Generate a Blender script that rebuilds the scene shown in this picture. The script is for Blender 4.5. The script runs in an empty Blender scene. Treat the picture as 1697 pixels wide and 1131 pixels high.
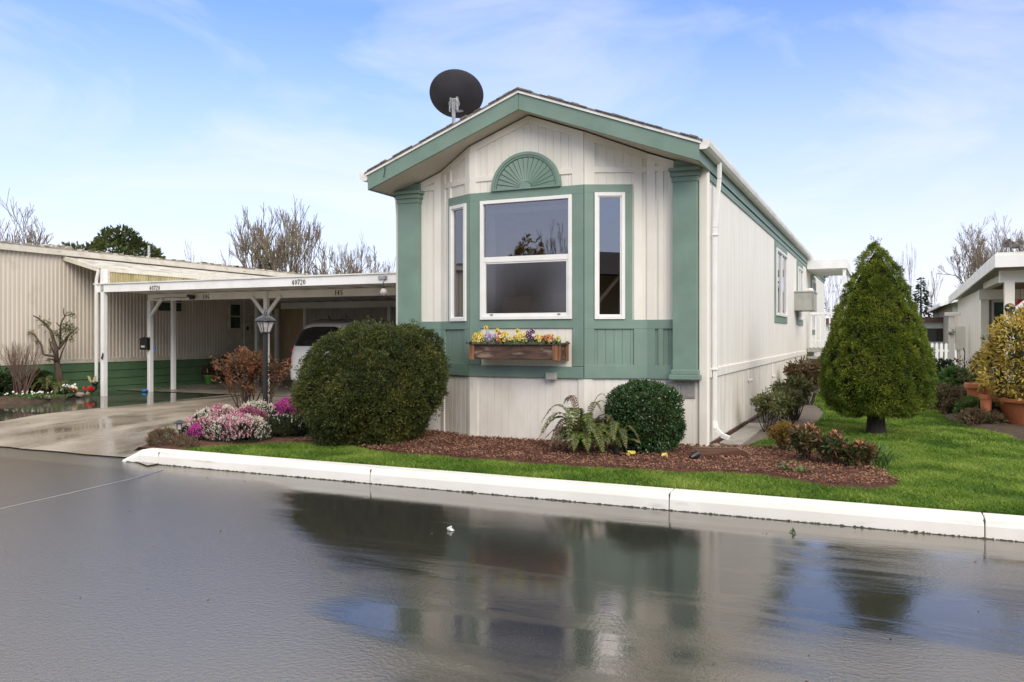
import bpy, math, random
import numpy as np
from mathutils import Vector, Matrix, noise as mnoise
R=math.radians; PI=math.pi
random.seed(7); RNG=np.random.default_rng(7)
S=bpy.context.scene; COL=S.collection

# ---------------------------------------------------------------- materials
def nodes(name):
    m=bpy.data.materials.new(name); m.use_nodes=True
    nt=m.node_tree; nt.nodes.clear(); return m,nt,nt.nodes,nt.links
def pmat(name,c1,c2=None,scale=4.,stretch=(1,1,1),rough=.6,rough2=None,bump=0.,bscale=60.,bstretch=(1,1,1),
         metal=0.,ior=1.5,spec=.5,lo=.35,hi=.65,detail=6.,c3=None,scale3=1.,lo3=.5,hi3=.7,stretch3=(1,1,1),rnd=0.,bdist=.004,coat=0.):
    m,nt,N,L=nodes(name)
    out=N.new('ShaderNodeOutputMaterial'); b=N.new('ShaderNodeBsdfPrincipled'); L.new(b.outputs[0],out.inputs[0])
    tc=N.new('ShaderNodeTexCoord')
    def noisy(sc,st,det=detail):
        mp=N.new('ShaderNodeMapping'); mp.inputs['Scale'].default_value=st; L.new(tc.outputs['Object'],mp.inputs[0])
        n=N.new('ShaderNodeTexNoise'); n.inputs['Scale'].default_value=sc; n.inputs['Detail'].default_value=det; L.new(mp.outputs[0],n.inputs[0]); return n
    def rng(n,a,c):
        r=N.new('ShaderNodeMapRange'); r.inputs[1].default_value=a; r.inputs[2].default_value=c; L.new(n.outputs[0],r.inputs[0]); return r
    def mix(f,a,c):
        x=N.new('ShaderNodeMix'); x.data_type='RGBA'; L.new(f.outputs[0],x.inputs[0])
        for s,v in ((6,a),(7,c)):
            if isinstance(v,tuple): x.inputs[s].default_value=(*v,1)
            else: L.new(v.outputs[2],x.inputs[s])
        return x
    if c2 is None: c2=tuple(v*.86 for v in c1)
    f=rng(noisy(scale,stretch),lo,hi); cc=mix(f,c1,c2)
    if c3 is not None: cc=mix(rng(noisy(scale3,stretch3),lo3,hi3),cc,c3)
    L.new(cc.outputs[2],b.inputs['Base Color'])
    b.inputs['Metallic'].default_value=metal; b.inputs['IOR'].default_value=ior; b.inputs['Specular IOR Level'].default_value=spec
    b.inputs['Coat Weight'].default_value=coat
    if rough2 is None: b.inputs['Roughness'].default_value=rough
    else:
        r=N.new('ShaderNodeMapRange'); r.inputs[1].default_value=lo;r.inputs[2].default_value=hi;r.inputs[3].default_value=rough;r.inputs[4].default_value=rough2
        L.new(noisy(scale*1.7,stretch).outputs[0],r.inputs[0]); L.new(r.outputs[0],b.inputs['Roughness'])
    if bump>0:
        bn=noisy(bscale,bstretch,4); bp=N.new('ShaderNodeBump'); bp.inputs['Strength'].default_value=bump; bp.inputs['Distance'].default_value=bdist
        L.new(bn.outputs[0],bp.inputs['Height']); L.new(bp.outputs[0],b.inputs['Normal'])
    return m
def leafmat(name,cols,scale=3.,rough=.45,trans=.25,spec=.4):
    """cols: three colours mixed by a per-leaf random value and a soft position noise"""
    m,nt,N,L=nodes(name)
    out=N.new('ShaderNodeOutputMaterial'); b=N.new('ShaderNodeBsdfPrincipled'); t=N.new('ShaderNodeBsdfTranslucent'); mx=N.new('ShaderNodeMixShader')
    at=N.new('ShaderNodeAttribute'); at.attribute_name='rnd'
    tc=N.new('ShaderNodeTexCoord'); n=N.new('ShaderNodeTexNoise'); n.inputs['Scale'].default_value=scale; L.new(tc.outputs['Object'],n.inputs[0])
    ma=N.new('ShaderNodeMath'); ma.operation='MULTIPLY_ADD'; L.new(n.outputs[0],ma.inputs[0]); ma.inputs[1].default_value=1.1
    mb=N.new('ShaderNodeMath'); mb.operation='MULTIPLY_ADD'; L.new(at.outputs['Fac'],mb.inputs[0]); mb.inputs[1].default_value=.8; mb.inputs[2].default_value=-.45
    L.new(mb.outputs[0],ma.inputs[2])
    cr=N.new('ShaderNodeValToRGB'); el=cr.color_ramp.elements
    el[0].position=.15; el[0].color=(*cols[0],1); el[1].position=.85; el[1].color=(*cols[-1],1)
    if len(cols)==3: e=el.new(.5); e.color=(*cols[1],1)
    L.new(ma.outputs[0],cr.inputs[0]); L.new(cr.outputs[0],b.inputs['Base Color']); L.new(cr.outputs[0],t.inputs[0])
    b.inputs['Roughness'].default_value=rough; b.inputs['Specular IOR Level'].default_value=spec
    mx.inputs[0].default_value=trans; L.new(b.outputs[0],mx.inputs[1]); L.new(t.outputs[0],mx.inputs[2]); L.new(mx.outputs[0],out.inputs[0])
    return m

CREAM=(.70,.66,.57); GREEN=(.178,.256,.208)
MT={}
MT['cream']=pmat('cream_siding_paint',(.77,.735,.655),(.70,.665,.585),scale=2.5,stretch=(1,1,.35),rough=.6,bump=.35,bscale=30,bstretch=(3,3,.6),bdist=.003,c3=(.60,.56,.47),scale3=5,lo3=.60,hi3=.85,stretch3=(2,2,.15))
MT['creamtrim']=pmat('cream_trim_paint',(.775,.74,.665),(.72,.685,.605),scale=3,rough=.55,bump=.3,bscale=45,bdist=.003)
MT['sidecream']=pmat('weathered_cream_siding_paint',(.85,.82,.76),(.75,.71,.64),scale=3.,stretch=(1,4,.14),lo=.42,hi=.7,rough=.65,bump=.2,bscale=40,bstretch=(1,3,.3),c3=(.48,.44,.36),scale3=6,lo3=.62,hi3=.85,stretch3=(1,3,.1))
MT['skirt']=pmat('dirty_skirting_paint',(.79,.755,.69),(.67,.625,.55),scale=3.5,stretch=(1,1.5,.35),lo=.42,hi=.68,rough=.7,bump=.25,bscale=40,c3=(.42,.42,.27),scale3=2.2,lo3=.62,hi3=.86,stretch3=(2,2,.5))
MT['green']=pmat('sage_green_paint',GREEN,(.152,.226,.182),scale=3.,rough=.5,bump=.45,bscale=70,bdist=.003,c3=(.19,.305,.24),scale3=2.,lo3=.5,hi3=.8)
MT['white']=pmat('white_vinyl',(.82,.81,.78),(.77,.76,.72),scale=5,rough=.35)
MT['gutter']=pmat('gutter_white_metal',(.78,.77,.72),(.62,.60,.54),scale=3,stretch=(1,.6,3),lo=.45,hi=.75,rough=.4,c3=(.30,.28,.22),scale3=9,lo3=.63,hi3=.8)
MT['shingle']=pmat('dark_shingles',(.15,.135,.12),(.24,.215,.19),scale=30,rough=.9,bump=.8,bscale=90)
MT['soffit']=pmat('soffit_paint',(.60,.56,.48),(.54,.50,.42),scale=2,rough=.7)
MT['vent']=pmat('vent_grey',(.40,.38,.35),(.33,.31,.28),scale=20,rough=.6)
MT['greybox']=pmat('grey_box_paint',(.40,.40,.35),(.33,.33,.29),scale=8,rough=.6)
MT['room']=pmat('room_wall_beige',(.50,.41,.33),(.44,.35,.28),scale=2,rough=.8)
MT['interior_white']=pmat('interior_white',(.7,.7,.7),rough=.5)
MT['wood']=pmat('weathered_planter_wood',(.105,.052,.034),(.045,.026,.02),scale=5,stretch=(1,4,6),lo=.4,hi=.62,rough=.6,bump=.6,bscale=30,bstretch=(.6,5,5),c3=(.24,.165,.12),scale3=3.5,stretch3=(1,3,5),lo3=.58,hi3=.7)
MT['wood2']=pmat('orange_cedar_board',(.30,.13,.055),(.15,.065,.03),scale=6,stretch=(5,5,1),rough=.5,bump=.4,bscale=30,bstretch=(5,5,.6))
MT['moss']=pmat('mossy_wood_rim',(.05,.055,.02),(.12,.12,.08),scale=25,rough=.9,bump=.8,bscale=60,c3=(.45,.45,.40),scale3=22,lo3=.66,hi3=.72)
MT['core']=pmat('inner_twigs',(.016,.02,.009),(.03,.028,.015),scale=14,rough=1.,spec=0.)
MT['soil']=pmat('dark_soil',(.055,.036,.025),(.10,.065,.042),scale=12,rough=.95,bump=1.,bscale=40,bdist=.02)
MT['mulchbed']=pmat('red_mulch_bed',(.13,.045,.028),(.07,.03,.022),scale=18,rough=.95,bump=1.,bscale=45,bdist=.02)
MT['chip']=leafmat('red_mulch_chips',((.075,.038,.024),(.19,.082,.048),(.38,.21,.14)),scale=3,rough=.8,trans=0,spec=.3)
MT['gravel']=pmat('brown_gravel',(.10,.082,.068),(.20,.17,.14),scale=45,rough=.9,bump=1.,bscale=70,bdist=.01)
MT['kerb']=pmat('white_painted_kerb',(.80,.785,.75),(.73,.715,.67),scale=3,rough=.5,bump=.25,bscale=60,c3=(.48,.46,.41),scale3=6,lo3=.60,hi3=.84,stretch3=(.4,2,3))
MT['joint']=pmat('kerb_joint_dirt',(.10,.10,.07),(.05,.05,.035),scale=30,rough=.95)
MT['white_paint']=pmat('white_wood_paint',(.84,.84,.82),(.74,.73,.69),scale=2.5,stretch=(1,1,1),lo=.45,hi=.7,rough=.55,bump=.2,bscale=30)
MT['carport_under']=pmat('carport_deck_metal',(.60,.58,.52),(.50,.48,.42),scale=4,rough=.6)
MT['corr']=pmat('tan_corrugated_metal',(.66,.59,.49),(.62,.55,.45),scale=3,stretch=(1,1,.3),rough=.45,c3=(.48,.41,.32),scale3=2,lo3=.6,hi3=.8)
MT['corrtrim']=pmat('cream_metal_trim',(.70,.66,.56),(.60,.55,.45),scale=4,rough=.45,c3=(.30,.24,.16),scale3=8,lo3=.6,hi3=.75,stretch3=(1,.5,3))
MT['lap']=pmat('green_lap_siding',(.105,.195,.095),(.085,.165,.08),scale=4,rough=.5)
MT['fiber']=pmat('yellowed_fibreglass',(.46,.40,.22),(.30,.25,.13),scale=2.5,stretch=(1,2,.6),lo=.4,hi=.6,rough=.45,c3=(.13,.12,.07),scale3=3,lo3=.58,hi3=.75)
MT['awning']=pmat('stained_awning_metal',(.60,.58,.52),(.42,.39,.33),scale=3,stretch=(4,.7,4),lo=.42,hi=.62,rough=.5,c3=(.24,.20,.15),scale3=6,lo3=.6,hi3=.72,stretch3=(5,.6,5))
MT['rusty']=pmat('rusty_roof_edge',(.36,.31,.25),(.13,.10,.07),scale=9,stretch=(1,.7,2),lo=.42,hi=.62,rough=.7,c3=(.65,.62,.55),scale3=6,lo3=.5,hi3=.6)
MT['tan']=pmat('tan_plywood',(.46,.35,.21),(.40,.30,.18),scale=3,stretch=(3,1,.4),rough=.7)
MT['shedgrey']=pmat('shed_grey_siding',(.42,.41,.39),(.36,.35,.33),scale=3,rough=.7)
MT['black']=pmat('black_metal',(.012,.012,.013),(.02,.02,.02),rough=.35)
MT['lampgrey']=pmat('dark_pewter_metal',(.05,.055,.062),(.03,.034,.04),scale=20,rough=.35,metal=.3)
MT['dish']=pmat('charcoal_dish_paint',(.035,.035,.042),(.05,.048,.055),scale=4,rough=.55)
MT['galv']=pmat('galvanised_steel',(.50,.50,.50),(.34,.34,.33),scale=25,rough=.4,metal=.6)
MT['terra']=pmat('terracotta',(.50,.17,.075),(.42,.135,.06),scale=4,rough=.55,c3=(.55,.25,.14),scale3=3,lo3=.55,hi3=.8)
MT['greenpot']=pmat('lime_plastic',(.16,.42,.10),rough=.4)
MT['bark']=pmat('brown_bark',(.10,.068,.045),(.055,.038,.027),scale=20,stretch=(1,1,.3),rough=.9,bump=.8,bscale=50,bdist=.008)
MT['darkbark']=pmat('dark_wet_bark',(.045,.034,.026),(.03,.022,.018),scale=20,rough=.9,bump=.9,bscale=50,bdist=.01)
MT['twig']=pmat('reddish_twigs',(.12,.065,.05),(.20,.13,.10),scale=6,rough=.8)
MT['greybark']=pmat('grey_tree_bark',(.22,.17,.125),(.14,.11,.08),scale=2,rough=.9,c3=(.20,.18,.09),scale3=.8,lo3=.5,hi3=.7)
MT['stone']=pmat('tan_stone',(.32,.27,.21),(.20,.17,.14),scale=12,rough=.8,bump=.6,bscale=30)
MT['statue']=pmat('weathered_stone_statue',(.24,.22,.20),(.07,.06,.055),scale=14,rough=.9,bump=.8,bscale=60)
MT['paver']=pmat('grey_concrete_paver',(.34,.31,.27),(.25,.23,.20),scale=8,rough=.6,bump=.3,bscale=60)
MT['brownplastic']=pmat('brown_plastic',(.15,.075,.05),(.12,.06,.04),rough=.35)
MT['red']=pmat('red_glossy',(.55,.02,.02),(.35,.01,.01),scale=10,rough=.2)
MT['blue']=pmat('blue_plastic',(.02,.20,.55),rough=.4)
MT['tyre']=pmat('black_rubber',(.02,.02,.02),rough=.8)
MT['car']=pmat('white_car_paint',(.82,.82,.80),(.80,.80,.78),rough=.2,coat=.6)
MT['carglass']=pmat('tinted_car_glass',(.012,.012,.014),rough=.05,ior=1.6)
MT['greyhouse']=pmat('greige_siding',(.42,.37,.29),(.38,.33,.26),scale=3,rough=.7)
MT['shadeglass']=pmat('dark_door_glass',(.03,.035,.035),(.05,.09,.06),scale=3,rough=.08)
MT['frost']=pmat('frosted_lamp_glass',(.62,.58,.54),(.45,.42,.40),scale=12,rough=.25)
MT['petaly']=leafmat('yellow_petals',((.75,.50,.05),(.85,.70,.12),(.88,.80,.35)),scale=8,trans=.3)
MT['petalp']=leafmat('purple_petals',((.05,.01,.09),(.12,.03,.18),(.20,.06,.26)),scale=8,trans=.2)
MT['petall']=leafmat('lilac_petals',((.40,.25,.5),(.55,.42,.65),(.75,.68,.8)),scale=8,trans=.3)
MT['petalo']=leafmat('orange_petals',((.55,.16,.05),(.70,.28,.10),(.80,.5,.2)),scale=8,trans=.3)
MT['yew']=leafmat('yew_needles',((.024,.038,.009),(.058,.078,.016),(.14,.142,.032)),scale=2.2,rough=.5,trans=.2)
MT['spruce']=leafmat('spruce_needles',((.05,.10,.010),(.135,.19,.02),(.28,.30,.035)),scale=2.,rough=.5,trans=.25)
MT['box']=leafmat('boxwood_leaves',((.018,.05,.012),(.035,.085,.022),(.075,.14,.045)),scale=5.,rough=.25,trans=.15,spec=.6)
MT['fern']=leafmat('fern_fronds',((.045,.09,.02),(.10,.16,.035),(.21,.235,.05)),scale=3.,rough=.45,trans=.35)
MT['fernbrown']=leafmat('dry_fern',((.10,.055,.03),(.17,.10,.05),(.22,.15,.08)),scale=3.,trans=.3)
MT['heathleaf']=leafmat('heather_foliage',((.015,.025,.012),(.03,.045,.018),(.05,.06,.03)),scale=4.,trans=.1)
MT['heathwhite']=leafmat('white_heather_bells',((.62,.58,.46),(.76,.72,.60),(.86,.83,.75)),scale=6.,trans=.2)
MT['heathpink']=leafmat('pink_heather_bells',((.32,.05,.13),(.50,.10,.24),(.62,.22,.36)),scale=6.,trans=.2)
MT['heathmag']=leafmat('magenta_heather_bells',((.34,.02,.19),(.55,.05,.34),(.68,.14,.46)),scale=6.,trans=.2)
MT['heathdry']=leafmat('dry_heather',((.10,.06,.035),(.17,.11,.065),(.12,.12,.05)),scale=6.,trans=.1)
MT['nandina']=leafmat('red_brown_leaves',((.09,.07,.03),(.17,.085,.04),(.33,.11,.05)),scale=3.,trans=.3)
MT['rhodo']=leafmat('dull_green_leaves',((.07,.09,.025),(.13,.145,.05),(.23,.20,.10)),scale=4.,trans=.2)
MT['redtip']=leafmat('red_brown_green_leaves',((.08,.085,.03),(.14,.085,.05),(.20,.13,.06)),scale=4.,trans=.25)
MT['spirea']=leafmat('golden_orange_leaves',((.14,.13,.02),(.27,.17,.03),(.36,.12,.03)),scale=3.,trans=.3)
MT['pieris']=leafmat('pieris_leaves',((.03,.065,.015),(.09,.09,.03),(.26,.07,.05)),scale=5.,trans=.25)
MT['pieristip']=leafmat('salmon_new_leaves',((.55,.16,.11),(.68,.28,.18),(.75,.42,.28)),scale=8.,trans=.3)
MT['gold']=leafmat('gold_variegated_leaves',((.08,.10,.02),(.50,.36,.06),(.78,.60,.18)),scale=6.,trans=.3,rough=.35)
MT['purpleleaf']=leafmat('dark_purple_leaves',((.035,.018,.022),(.075,.04,.045),(.12,.07,.07)),scale=6.,trans=.2)
MT['green1']=leafmat('fresh_green_leaves',((.035,.085,.018),(.08,.16,.035),(.15,.25,.07)),scale=5.,trans=.3)
MT['darkgreen']=leafmat('dark_green_leaves',((.015,.03,.01),(.03,.055,.016),(.055,.085,.025)),scale=5.,trans=.2)
MT['grass']=leafmat('grass_blades',((.06,.135,.012),(.145,.265,.02),(.31,.40,.075)),scale=1.6,rough=.5,trans=.35)
MT['lawnbase']=pmat('lawn_soil',(.045,.085,.012),(.035,.055,.015),scale=6,rough=.95,bump=.6,bscale=40,bdist=.01)
MT['farground']=pmat('far_ground_grass',(.09,.11,.04),(.14,.12,.07),scale=.4,rough=.95)
MT['conifer']=leafmat('conifer_needles',((.02,.035,.015),(.035,.06,.022),(.06,.09,.03)),scale=.5,trans=.15)
MT['broad']=leafmat('broadleaf_evergreen',((.03,.045,.01),(.06,.085,.02),(.11,.13,.035)),scale=.6,trans=.2)
MT['whitefl']=leafmat('white_blossom',((.6,.6,.52),(.75,.75,.68),(.85,.85,.8)),scale=6.,trans=.2)

def glassmat(name,tint,refl,rough=.01):
    m,nt,N,L=nodes(name)
    out=N.new('ShaderNodeOutputMaterial'); t=N.new('ShaderNodeBsdfTransparent'); g=N.new('ShaderNodeBsdfGlossy'); mx=N.new('ShaderNodeMixShader')
    t.inputs[0].default_value=(*tint,1); g.inputs['Roughness'].default_value=rough; g.inputs[0].default_value=(.95,.95,1,1)
    fr=N.new('ShaderNodeFresnel'); fr.inputs[0].default_value=1.5
    r=N.new('ShaderNodeMapRange'); r.inputs[1].default_value=0;r.inputs[2].default_value=1;r.inputs[3].default_value=refl;r.inputs[4].default_value=1
    L.new(fr.outputs[0],r.inputs[0]); L.new(r.outputs[0],mx.inputs[0]); L.new(t.outputs[0],mx.inputs[1]); L.new(g.outputs[0],mx.inputs[2]); L.new(mx.outputs[0],out.inputs[0])
    return m
MT['pane']=glassmat('window_glass',(.62,.62,.63),.15)
MT['screen']=glassmat('insect_screen_glass',(.62,.57,.52),.10,.10)

# wet surfaces
def wetmat(name,dry,wet,rlo,rhi,ior,scale,stretch,bstrength,lo=.42,hi=.6,fine=220.,big=3.,cvar=None,pan=False):
    m,nt,N,L=nodes(name)
    out=N.new('ShaderNodeOutputMaterial'); b=N.new('ShaderNodeBsdfPrincipled'); L.new(b.outputs[0],out.inputs[0])
    tc=N.new('ShaderNodeTexCoord'); mp=N.new('ShaderNodeMapping'); mp.inputs['Scale'].default_value=stretch; L.new(tc.outputs['Object'],mp.inputs[0])
    n=N.new('ShaderNodeTexNoise'); n.inputs['Scale'].default_value=scale; n.inputs['Detail'].default_value=8; n.inputs['Roughness'].default_value=.62; n.inputs['Distortion'].default_value=.4; L.new(mp.outputs[0],n.inputs[0])
    mr=N.new('ShaderNodeMapRange'); mr.inputs[1].default_value=lo; mr.inputs[2].default_value=hi; L.new(n.outputs[0],mr.inputs[0])   # 0 = puddle film, 1 = rough tar
    if pan:   # wetter by the kerb; dark home reflection and silver sky sheen built into mask
        s0=N.new('ShaderNodeSeparateXYZ'); L.new(tc.outputs['Object'],s0.inputs[0])
        gx=N.new('ShaderNodeMapRange'); gx.interpolation_type='SMOOTHSTEP'; gx.inputs[1].default_value=-7.5; gx.inputs[2].default_value=-6.5; gx.inputs[3].default_value=.26; gx.inputs[4].default_value=-.03; sx=N.new('ShaderNodeMath'); L.new(s0.outputs[0],sx.inputs[0]); L.new(s0.outputs[1],sx.inputs[1]); L.new(sx.outputs[0],gx.inputs[0])
        gy=N.new('ShaderNodeMapRange'); gy.inputs[1].default_value=-7.5; gy.inputs[2].default_value=-4.; gy.inputs[3].default_value=.07; gy.inputs[4].default_value=-.09; L.new(s0.outputs[1],gy.inputs[0])
        s1=N.new('ShaderNodeMath'); L.new(n.outputs[0],s1.inputs[0]); L.new(gx.outputs[0],s1.inputs[1]); s2=N.new('ShaderNodeMath')
        g2=N.new('ShaderNodeMapRange'); g2.inputs[1].default_value=.6; g2.inputs[2].default_value=2.2; g2.inputs[3].default_value=0; g2.inputs[4].default_value=.15; L.new(s0.outputs[0],g2.inputs[0])
        s3=N.new('ShaderNodeMath'); L.new(s1.outputs[0],s3.inputs[0]); L.new(g2.outputs[0],s3.inputs[1]); L.new(s3.outputs[0],s2.inputs[0]); L.new(gy.outputs[0],s2.inputs[1]); L.new(s2.outputs[0],mr.inputs[0])
    cm=N.new('ShaderNodeMix'); cm.data_type='RGBA'; cm.inputs[6].default_value=(*wet,1); cm.inputs[7].default_value=(*dry,1); L.new(mr.outputs[0],cm.inputs[0])
    src=cm.outputs[2]
    n2=N.new('ShaderNodeTexNoise'); n2.inputs['Scale'].default_value=1.3; n2.inputs['Detail'].default_value=8; L.new(tc.outputs['Object'],n2.inputs[0])
    if cvar:
        c2=N.new('ShaderNodeMix'); c2.data_type='RGBA'; r2=N.new('ShaderNodeMapRange'); r2.inputs[1].default_value=.45; r2.inputs[2].default_value=.62
        L.new(n2.outputs[0],r2.inputs[0]); L.new(r2.outputs[0],c2.inputs[0]); L.new(src,c2.inputs[6]); c2.inputs[7].default_value=(*cvar,1); src=c2.outputs[2]
    if pan:   # stone grain of the asphalt
        n3=N.new('ShaderNodeTexNoise'); n3.inputs['Scale'].default_value=140; n3.inputs['Detail'].default_value=2; L.new(tc.outputs['Object'],n3.inputs[0])
        r3=N.new('ShaderNodeMapRange'); r3.inputs[1].default_value=.52; r3.inputs[2].default_value=.66; r3.inputs[4].default_value=.8; L.new(n3.outputs[0],r3.inputs[0])
        c4=N.new('ShaderNodeMix'); c4.data_type='RGBA'; L.new(r3.outputs[0],c4.inputs[0]); L.new(src,c4.inputs[6]); c4.inputs[7].default_value=(.13,.125,.115,1); src=c4.outputs[2]
    if pan:   # the strip along the kerb is worn pale concrete
        sp=N.new('ShaderNodeSeparateXYZ'); L.new(tc.outputs['Object'],sp.inputs[0])
        ad=N.new('ShaderNodeMath'); ad.operation='MULTIPLY_ADD'; ad.inputs[1].default_value=.16; L.new(n2.outputs[0],ad.inputs[0]); L.new(sp.outputs[1],ad.inputs[2])
        pr_=N.new('ShaderNodeMapRange'); pr_.inputs[1].default_value=-3.12; pr_.inputs[2].default_value=-3.04; L.new(ad.outputs[0],pr_.inputs[0])
        c3=N.new('ShaderNodeMix'); c3.data_type='RGBA'; L.new(pr_.outputs[0],c3.inputs[0]); L.new(src,c3.inputs[6]); c3.inputs[7].default_value=(.105,.10,.09,1); src=c3.outputs[2]
    L.new(src,b.inputs['Base Color'])
    rr=N.new('ShaderNodeMapRange'); rr.inputs[3].default_value=rlo; rr.inputs[4].default_value=rhi; L.new(mr.outputs[0],rr.inputs[0]); L.new(rr.outputs[0],b.inputs['Roughness'])
    b.inputs['IOR'].default_value=ior
    if pan:   # IOR follows the mask: dimmed reflection before the home, brightened sky sheen elsewhere
        ri=N.new('ShaderNodeMapRange'); ri.inputs[3].default_value=1.9; ri.inputs[4].default_value=3.1; L.new(mr.outputs[0],ri.inputs[0]); L.new(ri.outputs[0],b.inputs['IOR'])
    b.inputs['Specular Tint'].default_value=(1,.87,.69,1)
    f=N.new('ShaderNodeTexNoise'); f.inputs['Scale'].default_value=fine; f.inputs['Detail'].default_value=(7 if pan else 3); f.inputs['Roughness'].default_value=(.6 if pan else .5); L.new(tc.outputs['Object'],f.inputs[0])
    g=N.new('ShaderNodeTexNoise'); g.inputs['Scale'].default_value=big; g.inputs['Detail'].default_value=2; L.new(tc.outputs['Object'],g.inputs[0])
    st=N.new('ShaderNodeMapRange'); st.inputs[3].default_value=(.12 if pan else .04); st.inputs[4].default_value=1.; L.new(mr.outputs[0],st.inputs[0])
    mu=N.new('ShaderNodeMath'); mu.operation='MULTIPLY'; L.new(f.outputs[0],mu.inputs[0]); L.new(st.outputs[0],mu.inputs[1])
    bp=N.new('ShaderNodeBump'); bp.inputs['Strength'].default_value=bstrength; bp.inputs['Distance'].default_value=(.005 if pan else .003); L.new(mu.outputs[0],bp.inputs['Height'])
    bp2=N.new('ShaderNodeBump'); bp2.inputs['Strength'].default_value=.05; bp2.inputs['Distance'].default_value=.02; L.new(g.outputs[0],bp2.inputs['Height']); L.new(bp2.outputs[0],bp.inputs['Normal'])
    L.new(bp.outputs[0],b.inputs['Normal'])
    return m
MT['road']=wetmat('wet_asphalt',(.040,.039,.037),(.014,.0138,.0135),.06,.17,2.6,.55,(.30,1.9,1),.65,fine=40.,lo=.45,hi=.60,pan=True)
MT['gutterpan']=wetmat('wet_concrete_gutter',(.20,.19,.175),(.13,.12,.11),.06,.30,1.6,1.2,(.4,2,1),.25,fine=60.)
MT['drive']=wetmat('damp_concrete_drive',(.36,.315,.255),(.145,.122,.095),.07,.42,1.5,.8,(1.1,.35,1),.3,lo=.36,hi=.58,fine=60.,cvar=(.25,.215,.17))
MT['slab']=wetmat('carport_slab_concrete',(.36,.32,.27),(.28,.245,.20),.2,.6,1.45,.6,(1,1,1),.2)
MT['puddle']=wetmat('flooded_dark_drive',(.10,.09,.075),(.05,.045,.038),.03,.14,1.6,.5,(.5,1,1),.2,fine=40.)

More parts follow.
